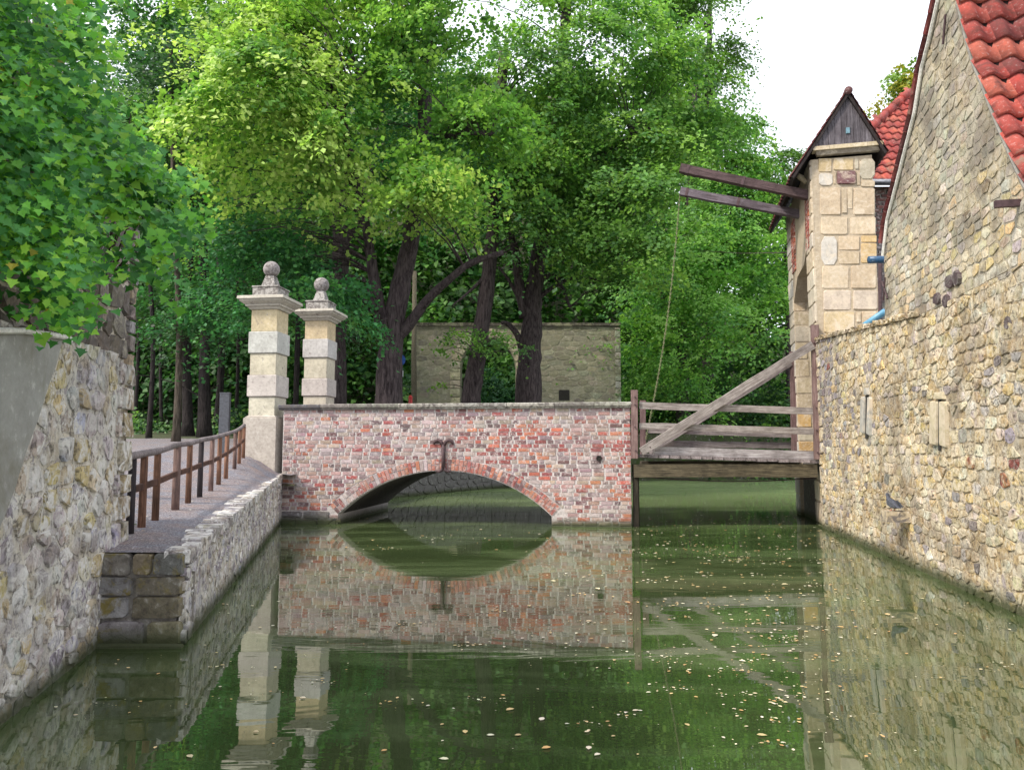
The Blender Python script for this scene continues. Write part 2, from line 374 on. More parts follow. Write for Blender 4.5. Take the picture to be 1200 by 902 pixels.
def rubble_cells(outline, cw, ch, rng, jit=0.33, stagger=True, rowvar=0.35):
    """irregular close-fitting stones: cells of a jittered, staggered grid cut to the outline (u, v in metres)"""
    us = [p[0] for p in outline]; vs = [p[1] for p in outline]
    u0, u1, v0, v1 = min(us) - cw, max(us) + cw, min(vs) - ch, max(vs) + ch
    rows = []; v = v0; r = 0
    while v < v1:
        h = ch * rng.uniform(1 - rowvar, 1 + rowvar); row = []; u = u0 + (cw * rng.random() if stagger else 0)
        while u < u1:
            w = cw * rng.uniform(0.55, 1.5); row.append(((u + w / 2 + rng.uniform(-jit, jit) * w * 0.4), (v + h / 2 + rng.uniform(-jit, jit) * h))); u += w
        rows.append(row); v += h; r += 1
    k = cw / ch; cells = []
    for ri, row in enumerate(rows):
        near = [p for rr in rows[max(0, ri - 2):ri + 3] for p in rr]
        for s in row:
            R = 1.7 * cw
            poly = [(s[0] - R, s[1] - R / k), (s[0] + R, s[1] - R / k), (s[0] + R, s[1] + R / k), (s[0] - R, s[1] + R / k)]
            for q in near:
                dx, dy = q[0] - s[0], (q[1] - s[1]) * k
                if (dx == 0 and dy == 0) or dx * dx + dy * dy > 12 * cw * cw: continue
                poly = clip_half(poly, ((q[0] + s[0]) / 2, (q[1] + s[1]) / 2), (dx, dy * k))
                if len(poly) < 3: break
            if len(poly) < 3: continue
            cells.append(poly)
    out = []
    for poly in cells:
        if area(poly) < 0: poly = poly[::-1]
        if all(inside(outline, p) for p in poly): out.append(poly); continue
        res = list(outline) if area(outline) > 0 else list(outline)[::-1]
        for i in range(len(poly)):
            a, b = poly[i], poly[(i + 1) % len(poly)]
            res = clip_half(res, a, (b[1] - a[1], -(b[0] - a[0])))
            if len(res) < 3: break
        if len(res) >= 3 and abs(area(res)) > 0.12 * cw * ch: out.append(res)
    return out
def round_poly(poly, rng, k=0.24, minlen=0.012):
    out = []; L = len(poly)
    for i in range(L):
        p, a, b = poly[i], poly[i - 1], poly[(i + 1) % L]
        la = math.hypot(a[0] - p[0], a[1] - p[1]); lb = math.hypot(b[0] - p[0], b[1] - p[1])
        if la < minlen and lb < minlen: continue
        t = k * rng.uniform(0.6, 1.3)
        out.append((p[0] + (a[0] - p[0]) * t, p[1] + (a[1] - p[1]) * t)); out.append((p[0] + (b[0] - p[0]) * t, p[1] + (b[1] - p[1]) * t))
    return out
def stone_piece(poly, fmap, gap, proud, tint, rng, rough=0.3, back=0.03, rnd=0.24):
    if rnd: poly = round_poly(poly, rng, rnd)
    if len(poly) < 3: return None
    cu = sum(p[0] for p in poly) / len(poly); cv = sum(p[1] for p in poly) / len(poly)
    q = []
    for p in poly:
        dx, dy = p[0] - cu, p[1] - cv; d = math.hypot(dx, dy) or 1; f = max(0.3, 1 - gap * rng.uniform(0.7, 1.5) / d); q.append((cu + dx * f, cv + dy * f))
    n = len(q); tl = (rng.uniform(-1, 1) * rough * 2, rng.uniform(-1, 1) * rough * 2)
    vs = [fmap(p[0], p[1], -back) for p in q]
    vs += [fmap(cu + (p[0] - cu) * 0.90, cv + (p[1] - cv) * 0.90, proud * (0.88 + rough * rng.uniform(-1, 1)) + (p[0] - cu) * tl[0] * 0.1 + (p[1] - cv) * tl[1] * 0.1) for p in q]
    vs.append(fmap(cu, cv, proud * (1 + rough * rng.uniform(-0.6, 1))))
    fs = [(i, (i + 1) % n, n + (i + 1) % n, n + i) for i in range(n)] + [(n + i, n + (i + 1) % n, 2 * n) for i in range(n)]
    return (vs, fs, tint)
def psize(piece):
    ps = [proj(v) for v in piece[0]]
    if any(p is None for p in ps): return 0
    x0, x1 = min(p[0] for p in ps), max(p[0] for p in ps); y0, y1 = min(p[1] for p in ps), max(p[1] for p in ps)
    if x1 < 0 or x0 > 1200 or y1 < 0 or y0 > 902: return 0
    return (min(x1, 1200) - max(x0, 0)) * (min(y1, 902) - max(y0, 0))
def emit(parent, pieces, name, mat, rest='small_stone', limit=298):
    pieces = [p for p in pieces if p]
    pieces.sort(key=psize, reverse=True)
    for p in pieces[:limit]: rawobj(name, p[0], p[1], p[3] if len(p) > 3 else mat, parent, tint=p[2])
    r = {}
    for p in pieces[limit:]: r.setdefault((p[3] if len(p) > 3 else mat).name, []).append(p)
    for k, ps in r.items():
        m = MB()
        for p in ps: m.add(p[0], p[1], p[2])
        m.build(rest, bpy.data.materials[k], parent, kind='stuff')
def wallmap(O, U, Nn):
    O, U, Nn = Vector(O), Vector(U), Vector(Nn)
    return lambda u, v, d: O + U * u + Vector((0, 0, v)) + Nn * d
def pick(pal, rng, j=0.12):
    c = rng.choice(pal); s = rng.uniform(1 - j * 1.6, 1 + j * 1.6); return tuple(max(0.005, x * s * rng.uniform(1 - j * 0.5, 1 + j * 0.5)) for x in c)
def slab(outline, fmap, back, mat, name, parent, grid=None):
    m = MB(); a = [fmap(u, v, 0) for u, v in outline]; off = fmap(0, 0, -back) - fmap(0, 0, 0)
    m.prism(a, off); return m.build(name, mat, parent)

# ------------------------------------------------------------------ key places, read off the waterline
BL, BR = G(330, 612.5), G(741, 617.5)
RF, RN = G(965, 618), G(1200, 722)
LN, LF = G(5, 845), G(110, 760)
Q0, Q1 = G(213, 757), G(328, 613)
bu = (BR - BL).normalized(); bn = Vector((bu.y, -bu.x, 0))         # bridge face: along, towards the camera
BW = (BR - BL).length
bmap = wallmap(BL, bu, bn)
bpl = (BL, bn)
def buv(px, py):
    p = W(px, py, bpl); return ((p - BL).dot(bu), p.z)
ru = (RN - RF).normalized(); rn = Vector((ru.y, -ru.x, 0))
if rn.x > 0: rn = -rn
rpl = (RF, rn); rmap = wallmap(RF, ru, rn)
def ruv(px, py):
    p = W(px, py, rpl); return ((p - RF).dot(ru), p.z)
lu = (LF - LN).normalized(); ln = Vector((lu.y, -lu.x, 0))
if ln.x < 0: ln = -ln
lpl = (LN, ln); lmap = wallmap(LN, lu, ln)
def luv(px, py):
    p = W(px, py, lpl); return ((p - LN).dot(lu), p.z)
qu = (Q1 - Q0).normalized(); qn = Vector((qu.y, -qu.x, 0)); qpl = (Q0, qn); qmap = wallmap(Q0, qu, qn)
def quv(px, py):
    p = W(px, py, qpl); return ((p - Q0).dot(qu), p.z)
e1 = Vector((0.225, 0.9744, 0)); e2 = Vector((0.9744, -0.225, 0))   # gatehouse: into the picture, to the right
GA = Vector((RF.x + 0.02, RF.y + 0.05, 0))
ROAD = 1.28

# ------------------------------------------------------------------ ground, path, water
FY = [(5.0, 0.655), (5.55, 0.665), (6.2, 0.72), (10.2, 0.85), (12.0, 1.02), (13.6, 1.27), (15.0, 1.3)]
def interp(tab, y):
    if y <= tab[0][0]: return tab[0][1]
    for (a, b), (c, d) in zip(tab, tab[1:]):
        if y <= c: return b + (d - b) * (y - a) / (c - a)
    return tab[-1][1]
F0, F1 = P(152, 623, 6.2), P(284, 535, 13.55)
QZ0 = W(213, 650, qpl).z; QZ1 = W(328, 556, qpl).z
def hz(x, y):
    far = 1.30 + 0.042 * max(0.0, min(y, 45) - 14.5)
    if y > 17: return far
    t = (y - Q0.y) / (Q1.y - Q0.y); qx = Q0.x + (Q1.x - Q0.x) * t; qz = QZ0 + (QZ1 - QZ0) * max(0, min(1, t))
    fx = F0.x + (F1.x - F0.x) * (y - F0.y) / (F1.y - F0.y); fz = interp(FY, y)
    if x > fx: s = (qx - x) / max(0.05, qx - fx); s = max(0, min(1, s)); return qz + (fz - qz) * (s * s * (3 - 2 * s))
    s = min(1, (fx - x) / 3.0); return max(fz + (1.32 - fz) * (s * s * (3 - 2 * s)), far if y > 14.5 else 0)
def sheet(name, outline, step, zoff, mat, area_box, kind='structure', under=None):
    ol2 = []
    for i, a in enumerate(outline):
        b = outline[(i + 1) % len(outline)]; L = math.hypot(b[0] - a[0], b[1] - a[1]); k = max(1, int(L / .45)) if L < 16 else 1
        ol2 += [(a[0] + (b[0] - a[0]) * j / k, a[1] + (b[1] - a[1]) * j / k) for j in range(k)]
    outline = ol2
    pts = [Vector(p) for p in outline]; n = len(pts)
    edges = [(i, (i + 1) % n) for i in range(n)]
    rng = random.Random(4)
    x0, x1, y0, y1 = area_box; x = x0
    while x < x1:
        y = y0
        while y < y1:
            q = (x + rng.uniform(-.2, .2) * step, y + rng.uniform(-.2, .2) * step)
            if inside([tuple(p) for p in pts[:n]], q): pts.append(Vector(q))
            y += step
        x += step
    vs, es, fs, *_ = geometry.delaunay_2d_cdt(pts, edges, [], 0, 1e-5)
    ol = [tuple(p) for p in outline]; V = [(v.x, v.y, hz(v.x, v.y) + (zoff if not under or not inside(under, (v.x, v.y)) else -.2)) for v in vs]; FF = []
    for f in fs:
        c = (sum(vs[i].x for i in f) / len(f), sum(vs[i].y for i in f) / len(f))
        if inside(ol, c): FF.append(tuple(f))
    return setp(rawobj(name, V, FF, mat, smooth=True), kind=kind)
bank = [G(450, 585), G(520, 577.5), G(575, 572.5), G(655, 569.5), G(745, 563), G(935, 561.5)]
bk = [(b.x, b.y) for b in bank]
lw_end = LN + lu * 2.45
PATH = [(lw_end.x - 0.15, lw_end.y + 0.02), (LF.x - 0.15, Q0.y + .0), (Q0.x - .02, Q0.y + .0), (Q1.x, Q1.y), (BL.x + 0.28, 14.2), (BL.x + .25, 16.9), (-5.5, 21), (-10, 27.5), (-40, 30), (-40, 15), (-7, 11)]
sheet('ground', [(-300, -60), (-6, -60), (-3.45, 2.0), (lw_end.x - 0.3, lw_end.y), (Q0.x - 0.1, Q0.y + 0.05), (Q1.x - .05, Q1.y), (BL.x + 0.3, 14.2), (BL.x + .25, 17.0)] + bk +
      [(30, 46), (300, 60), (300, 500), (-300, 500)], 0.6, -0.012, MS['soil'], (-14, 3, 5.5, 45), under=[((p[0] + .25) if p[0] < -5.2 else p[0] + .6, p[1]) for p in PATH])
sheet('path', PATH, 0.3, 0.0, MS['path'], (-13, -2, 5.5, 27))
wm = MB(); wm.add([(-60, -40, 0), (60, -40, 0), (60, 70, 0), (-60, 70, 0)], [(0, 1, 2, 3)])
setp(wm.build('water', MS['water'], origin=(0, 0, 0)), kind='structure')
bm_ = MB(); bm_.add([(-60, -40, -1.5), (60, -40, -1.5), (60, 70, -1.5), (-60, 70, -1.5)], [(0, 1, 2, 3)])
setp(bm_.build('moat_bed', MS['soil'], origin=(0, 0, -1.5)), kind='structure')

# retaining wall of the bank behind the bridge
bw = thing('bank_wall', (bk[0][0], bk[0][1], 0), 'low grey retaining wall of the bank seen through the brick arch', 'wall')
rng = random.Random(11)
pl_ = [(BL.x + .3, 16.6)] + bk[:4]; pcs = []
for (a, b) in zip(pl_, pl_[1:]):
    A, B = Vector((*a, -1)), Vector((*b, -1)); d = (B - A); L = d.length; u = d / L; nn = Vector((u.y, -u.x, 0))
    h0, h1 = hz(*a) + 1, hz(*b) + 1
    m = MB(); m.add([A, B, B + Vector((0, 0, h1)), A + Vector((0, 0, h0)), A - nn * .4, B - nn * .4, B - nn * .4 + Vector((0, 0, h1)), A - nn * .4 + Vector((0, 0, h0))],
                    [(0, 1, 2, 3), (3, 2, 6, 7), (4, 7, 6, 5), (0, 3, 7, 4), (1, 5, 6, 2)])
    m.build('wall_core', MS['bank'], bw)
    fm = wallmap((a[0], a[1], 0), u, nn)
    for c in rubble_cells([(0.02, -.2), (L - .02, -.2), (L - .02, h1 - 1.05), (0.02, h0 - 1.05)], 0.55, 0.26, rng):
        pcs.append(stone_piece(c, fm, 0.012, 0.03, pick([(.15, .145, .14), (.17, .165, .155), (.13, .125, .13)], rng), rng, rough=.1))
emit(bw, pcs, 'stone', MS['bank'], limit=200)
# far bank edge
fbk = MB()
for a, b in zip(bk[3:] + [(30, 46)], bk[4:] + [(30, 46), (60, 50)]):
    fbk.add([(a[0], a[1], -1.5), (b[0], b[1], -1.5), (b[0], b[1], hz(*b)), (a[0], a[1], hz(*a))], [(0, 1, 2, 3)])
setp(fbk.build('far_bank', MS['soil']), kind='structure')

# ------------------------------------------------------------------ left wall
rng = random.Random(21)
COOL = [tuple(min(.85, c_ * 1.15) for c_ in q_) for q_ in [(.54, .52, .56), (.64, .60, .58), (.64, .57, .43), (.44, .39, .40), (.58, .46, .24), (.36, .32, .36), (.64, .62, .64), (.52, .43, .44), (.45, .48, .62), (.62, .50, .30), (.60, .54, .42)]]
lw = thing('rubble_wall', LN, 'ragged whitish rubble wall at left water edge with grey plaster patch', 'wall')
L0 = -2.6; LE = luv(147, 560)[0]
topL = [(LE - .05, luv(147, 425)[1]), (luv(134, 410)[0], luv(134, 412)[1]), (luv(110, 400)[0], luv(110, 404)[1]), (luv(96, 402)[0], luv(96, 400)[1]), (luv(70, 396)[0], luv(70, 397)[1]), (L0, luv(20, 392)[1])]
ol = [(L0, -0.3), (LE - .05, -0.3)] + topL
slab([(L0, -1.5), (LE - .08, -1.5)] + [(u, v - .03) for u, v in topL], lambda u, v, d: lmap(u, v, d + .007), 0.9, MS['mortar_l'], 'wall_core', lw)
pcs = []
qb = LE - .34
for c in rubble_cells([(L0, -0.3), (qb, -0.3), (qb, topL[1][1])] + topL[2:], 0.22, 0.15, rng, jit=0.42, rowvar=0.45):
    pcs.append(stone_piece(c, lmap, 0.012, rng.choice([.010, .014, .02, .03]), pick(COOL, rng, .13), rng, rough=0.18, rnd=.16))
v = 0.60
while v < topL[0][1] - .06:                                   # yellowish quoins at the wall's end
    h = rng.uniform(.14, .30); h = min(h, topL[0][1] - v + .02); w = rng.choice([.16, .26, .2, .3])
    pcs.append(stone_piece([(LE - w, v), (LE, v), (LE, v + h), (LE - w, v + h)], lmap, 0.006, .045, pick([(.52, .42, .24), (.54, .48, .36), (.45, .40, .34)], rng), rng, back=.4, rnd=.06))
    if w < .3: pcs.append(stone_piece([(qb - .02, v), (LE - w, v), (LE - w, v + h), (qb - .02, v + h)], lmap, 0.006, .03, pick(COOL, rng), rng, rnd=.1))
    v += h
for c in rubble_cells([(qb, -.3), (LE, -.3), (LE, .6), (qb, .6)], .2, .14, rng): pcs.append(stone_piece(c, lmap, .01, .03, pick(COOL, rng), rng))
emit(lw, pcs, 'stone', MS['rubble_l'])
# smooth plaster patch on it
pp = [luv(*q) for q in ((66, 398), (59, 425), (48, 455), (37, 490), (22, 530), (8, 575), (-8, 615), (-60, 740), (-500, 900), (-500, 392), (-30, 390), (20, 390))]
slab(pp, lambda u, v, d: lmap(u, v, d + .035), 0.06, MS['plaster'], 'plaster_patch', lw)
m = MB()
for a, b in zip([luv(*q) for q in ((-60, 388), (15, 388), (69, 396))], [luv(*q) for q in ((15, 388), (69, 396), (71, 400))]):
    m.tube([lmap(a[0], a[1] + .004, .055), lmap(b[0], b[1] + .004, .055)], .016, 6, (1, 1, 1))
m.build('plaster_rim', MS['lime'], lw)
# taller wall set back above it, mostly under the maple
uw = thing('tower_stump', lmap(0, 2.2, -.4), 'tall leaf-shaded stone wall stump above the left rubble wall, half under maple leaves', 'wall')
UE = LE + .80; bv = topL[2][1] - .25; tv = P(145, 280, (LN + lu * UE).y).z - .3
umap = lambda u, v, d: lmap(u, v, d - .22)
slab([(L0, bv), (UE - .06, bv), (UE - .06, tv + .8), (UE - .5, tv + .9), (L0, tv + 1.0)], umap, 1.0, MS['mortar_l'], 'wall_core', uw)
pcs = []
for c in rubble_cells([(L0, bv), (UE - .17, bv), (UE - .17, tv + .8), (L0, tv + 1.0)], .36, .24, rng):
    pcs.append(stone_piece(c, umap, .01, .03, pick([(.17, .14, .115), (.24, .20, .16), (.12, .10, .09), (.28, .24, .20)], rng), rng, rough=.4))  # stones tinted dark to stand for the shade of the leaves
v = bv
while v < tv + .8:
    h = rng.uniform(.12, .26); pcs.append(stone_piece([(UE - .17, v), (UE, v), (UE, v + h), (UE - .17, v + h)], umap, .008, .05, pick([(.46, .37, .26), (.42, .42, .46), (.36, .32, .30)], rng), rng, back=.4, rnd=.08)); v += h  # end stones tinted lighter, as if catching the light
emit(uw, pcs, 'stone', MS['lichen'], limit=200)

# ------------------------------------------------------------------ quay
rng = random.Random(31)
QL = (Q1 - Q0).length + .25
qw = thing('quay_wall', Q0, 'low pale rubble quay wall running beside the gravel path to the bridge', 'wall')
qtop = lambda u: QZ0 + (QZ1 - QZ0) * u / (QL - .25)
slab([(0.14, -1.5), (QL, -1.5), (QL, qtop(QL) - .02), (0.14, qtop(0) - .02)], lambda u, v, d: qmap(u, v, d + .007), .35, MS['mortar_l'], 'wall_core', qw)
pcs = []
for c in rubble_cells([(0, -.2), (QL, -.2), (QL, qtop(QL) - .10), (0, qtop(0) - .10)], .20, .12, rng, rowvar=.4):
    pcs.append(stone_piece(c, qmap, .010, rng.choice([.009, .014, .02]), pick([(.54, .53, .64), (.60, .58, .64), (.46, .42, .50), (.54, .50, .46), (.38, .34, .42)], rng), rng, rough=.2))
emit(qw, pcs, 'stone', MS['rubble_l'])
u = 0.0; pcs = []
while u < QL:                                                  # row of edging stones along the top
    w = rng.uniform(.12, .3); w = min(w, QL - u); z = qtop(u + w / 2)
    p = [(u, z - .10), (u + w, z - .10), (u + w, z + .008 + rng.uniform(0, .02)), (u, z + .008 + rng.uniform(0, .02))]
    pcs.append(stone_piece(p, qmap, .006, .03, pick([(.42, .40, .44), (.50, .48, .50), (.34, .31, .34)], rng), rng, back=rng.uniform(.08, .22), rnd=.1)); u += w
emit(qw, pcs, 'edge_stone', MS['rubble_l'])
# quay front (faces the camera)
C0 = G(113, 757); C0 = Vector((LF.x + (LF - LN).normalized().x * .02, Q0.y, 0)); fu = (Q0 - C0); FL = fu.length; fu /= FL; fn = Vector((fu.y, -fu.x, 0)); fmap_ = wallmap(C0, fu, fn)
qf = thing('quay_front', C0, 'dark mossy block wall closing the near end of the quay', 'wall')
slab([(-.1, -1.5), (FL - .05, -1.5), (FL - .05, QZ0 - .05), (-.1, QZ0 - .05)], fmap_, .30, MS['quayfront_mortar'], 'wall_core', qf)
DK = [(.28, .23, .14), (.24, .20, .15), (.32, .27, .17), (.20, .19, .19), (.30, .29, .30)]
rows = [(-.25, .0), (.0, .19), (.19, .36), (.36, .50), (.50, QZ0)]
pcs = []
for i, (a, b) in enumerate(rows):
    u = -.02
    while u < FL - .02:
        w = rng.uniform(.14, .38); w = FL - u if FL - (u + w) < .12 else w
        pcs.append(stone_piece([(u, a), (u + w, a + rng.uniform(-.01, .01)), (u + w, b), (u, b + rng.uniform(-.01, .01))], fmap_, .007, .03, pick(DK, rng, .15), rng, rough=.3, rnd=.1)); u += w
emit(qf, pcs, 'stone', MS['quayfront'])
m = MB(); m.tube([fmap_(-.1, .0, .035), fmap_(FL * .4, .005, .045), fmap_(FL + .02, .0, .035)], .028, 6); m.build('footing_edge', MS['quayfront_mortar'], qf)

# ------------------------------------------------------------------ brick arch bridge
rng = random.Random(41)
br = thing('brick_bridge', BL, 'brick arch bridge over the moat, lime smeared, with iron wall anchor', 'bridge')
ul, zl = buv(396, 603); ur, zr = buv(646.5, 604); um, zm = buv(521, 551.5)
zs = (zl + zr) / 2; hw = (ur - ul) / 2; uc = (ul + ur) / 2; rise = zm - zs; R = (hw * hw + rise * rise) / (2 * rise); vc = zm - R
TOP = (buv(340, 479)[1] + buv(730, 479)[1]) / 2
a0 = math.asin(hw / R); NA = 40
arc = [(uc + R * math.sin(t), vc + R * math.cos(t)) for t in [(-a0 + 2 * a0 * i / NA) for i in range(NA + 1)]]
BD = 3.4
prof = [(-.02, -1.5), (arc[0][0], -1.5)] + arc + [(arc[-1][0], -1.5), (BW - .012, -1.5), (BW - .012, ROAD - .02), (-.02, ROAD - .02)]
m = MB(); m.prism([bmap(u, v, 0) for u, v in prof], bn * -BD)
body = m.build('bridge_body', MS['brick_mortar'], br)
m = MB()                                                       # vault lining coloured near black for the shade under the arch
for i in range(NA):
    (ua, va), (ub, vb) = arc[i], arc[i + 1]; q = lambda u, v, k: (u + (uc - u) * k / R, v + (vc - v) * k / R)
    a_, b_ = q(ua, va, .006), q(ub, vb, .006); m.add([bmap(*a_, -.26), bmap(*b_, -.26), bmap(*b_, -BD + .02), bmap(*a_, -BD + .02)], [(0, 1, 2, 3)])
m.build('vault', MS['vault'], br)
m = MB(); m.prism([bmap(u, v, 0) for u, v in ((-.02, ROAD - .02), (BW - .012, ROAD - .02), (BW - .012, TOP), (-.02, TOP))], bn * -.36); m.build('parapet', MS['brick_mortar'], br)
m = MB(); m.prism([bmap(u, v, -BD + .36) for u, v in ((-.02, ROAD - .02), (BW - .012, ROAD - .02), (BW - .012, TOP), (-.02, TOP))], bn * -.36); m.build('parapet', MS['brick_mortar'], br)
m = MB(); m.prism([bmap(u, v, -.37) for u, v in ((-.02, ROAD - .015), (BW - .02, ROAD - .015), (BW - .02, ROAD + .02), (-.02, ROAD + .02))], bn * -(BD - .74)); m.build('roadway', MS['path'], br)
RT = .235
RED = [(.42, .10, .08), (.48, .14, .09), (.36, .085, .08), (.52, .19, .11), (.32, .08, .08)]
PLUM = [(.17, .085, .095), (.21, .09, .10), (.14, .09, .10)]
PALE = [(.46, .33, .31), (.39, .26, .26), (.50, .41, .39), (.42, .32, .27), (.31, .21, .23), (.44, .26, .24), (.36, .29, .30)]
def clean(u, v):
    """how bare of lime the brickwork is here: old repairs near the right end and middle right"""
    a = math.exp(-((u - 4.55) / .9) ** 2 - ((v - 1.55) / .55) ** 2) * .75
    a += math.exp(-((u - (BW - .15)) / .35) ** 2 - ((v - 1.5) / .7) ** 2) * .8
    a += math.exp(-((u - .9) / .7) ** 2 - ((v - .55) / .35) ** 2) * .45 + math.exp(-((u - 1.9) / .9) ** 2 - ((v - 1.7) / .5) ** 2) * .18
    a += .12 * math.sin(u * 5.1 + v * 3) * math.sin(u * 2.3 - v * 7); return a
pcs = []; ch = .0755; v = 0.02; row = 0
while v < TOP - .03:
    u = -.02 - (0.06 if row % 2 else 0.0) - rng.uniform(0, .05); h = min(ch, TOP - v)
    while u < BW - .02:
        w = (.245 if rng.random() < .5 else .128) * rng.uniform(.93, 1.07); u2 = min(u + w, BW)
        if BW - u2 < .06: u2 = BW
        cu, cv = (u + u2) / 2, v + h / 2
        p = [(max(u, -.02), v), (u2, v), (u2, v + h), (max(u, -.02), v + h)]; u = u2
        dv = (cu - uc, cv - vc); rr = math.hypot(*dv); ang = math.atan2(dv[0], dv[1])
        if abs(ang) < a0 + .03:
            if rr < R + RT - .10: continue
            dn = (dv[0] / rr, dv[1] / rr); q = (uc + dn[0] * (R + RT), vc + dn[1] * (R + RT))
            p = clip_half(p, q, (-dn[0], -dn[1]))
            if len(p) < 3 or abs(area(p)) < .0012: continue
        elif arc[0][0] - .02 < cu < arc[-1][0] + .02 and cv < zs: continue
        elif cv < zs + .06:
            if arc[0][0] - .02 < cu < arc[0][0] + .12 or arc[-1][0] - .12 < cu < arc[-1][0] + .02: 
                if arc[0][0] < cu < arc[-1][0]: continue
        if cu < 1.0 and cv < .23 and cu > -.1: continue
        k = clean(cu, cv); r = rng.random()
        if r < .10 + k * .55: t = pick(RED, rng)
        elif r < .18 + k * .78: t = pick(PLUM, rng)
        else: t = pick(PALE, rng, .14)
        pr = .007 + rng.uniform(0, .005)
        sp_ = stone_piece(p, bmap, .010, pr, t, rng, rough=.15, back=.02, rnd=0.0)
        if sp_: pcs.append(sp_ + (MS['brick_bare'],) if rng.random() < .25 + k * 1.0 else sp_)
    v += h; row += 1
emit(br, pcs, 'brick', MS['brick'], rest='small_brick')
pcs = []; NV = 62
for i in range(NV):                                            # the arch ring
    t0 = -a0 + 2 * a0 * i / NV; t1 = -a0 + 2 * a0 * (i + 1) / NV
    cuts = [(R + .002, R + RT)] if rng.random() < .45 else ([(R + .002, R + RT * .5), (R + RT * .5, R + RT)] if rng.random() < .7 else [(R + .002, R + RT * .68), (R + RT * .68, R + RT)])
    for (ra, rb) in cuts:
        p = [(uc + r_ * math.sin(t), vc + r_ * math.cos(t)) for r_, t in ((ra, t1), (ra, t0), (rb, t0), (rb, t1))]
        cl = (i > NV * .48) or rng.random() < .45
        p = p if area(p) > 0 else p[::-1]
        pcs.append(stone_piece(p, bmap, .006, .016, pick(RED + PLUM[:1] + [(.44, .16, .12)], rng) if cl else pick(PALE + [(.40, .20, .17)], rng), rng, rough=.1, back=.05, rnd=0))
emit(br, pcs, 'arch_brick', MS['brick'])
pcs = []
for (u0, u1, v0, v1) in ((-.02, .30, -.15, .10), (.30, .72, -.15, .08), (.72, ul - .02, -.15, .12), (-.02, .42, .10, .23), (.42, .98, .09, .235)):
    pcs.append(stone_piece([(u0, v0), (u1, v0), (u1, v1), (u0, v1)], bmap, .004, .035, pick([(.24, .23, .25), (.20, .19, .20)], rng), rng, rough=.3, rnd=.08))
emit(br, pcs, 'footing_stone', MS['lichen'])
# coping stones
u = -.10; i = 0
while u < BW + .02:
    w = [.86, .6, .95, .62, .7, .8, .9, .75][i % 8]; w = min(w, BW + .02 - u); w = w + (BW + .02 - u - w) if BW + .02 - u - w < .3 else w
    z0 = TOP; zt = TOP + .105; g = .004; m = MB(); d = rng.uniform(-.004, .004)
    sec = [(.055, z0), (.06, z0 + .022), (.085, z0 + .04), (.09, z0 + .088), (.075, zt + d), (-.42, zt + .01 + d), (-.44, z0 + .04), (-.40, z0)]
    pts = [bmap(u + g, zz, dd) for dd, zz in sec]; m.prism(pts, bu * (w - 2 * g), (.10, .10, .12) if i == 0 else pick([(.40, .38, .34), (.32, .30, .27), (.44, .42, .38)], rng))
    o = m.build('coping_stone', MS['lichen'], br)
    if i == 0: o['label'] = 'dark slate grey coping stone'
    c2 = o.copy(); COL.objects.link(c2); c2.location = Vector(o.location) - bn * (BD - .36)
    u += w; i += 1
# iron anchor in the shape of a forked Y
m = MB(); AX = lambda px, py: bmap(*buv(px, py), .032)
m.tube([AX(520, 521), AX(520, 535), AX(520, 549)], [.040, .036, .040], 8)
for s in (-1, 1):
    m.tube([AX(520, 523), AX(520 + 3 * s, 517), AX(520 + 6.5 * s, 515.5), AX(520 + 10 * s, 517), AX(520 + 11.5 * s, 520.5)], [.036, .034, .030, .028, .020], 7)
    m.tube([AX(520, 546), AX(520 + 2 * s, 550.5), AX(520 + 5 * s, 552.5), AX(520 + 9 * s, 552)], [.034, .030, .024, .014], 7)
m.build('wall_anchor', MS['iron'], br, smooth=True)
c = buv(702, 537); m = MB()
m.tube([bmap(c[0], c[1], .035), bmap(c[0], c[1], -.01)], [.055, .055], 12, cap=False); m.tube([bmap(c[0], c[1], -.0), bmap(c[0], c[1], .016)], .045, 12)
m.build('drain_hole', MS['dark_void'], br)

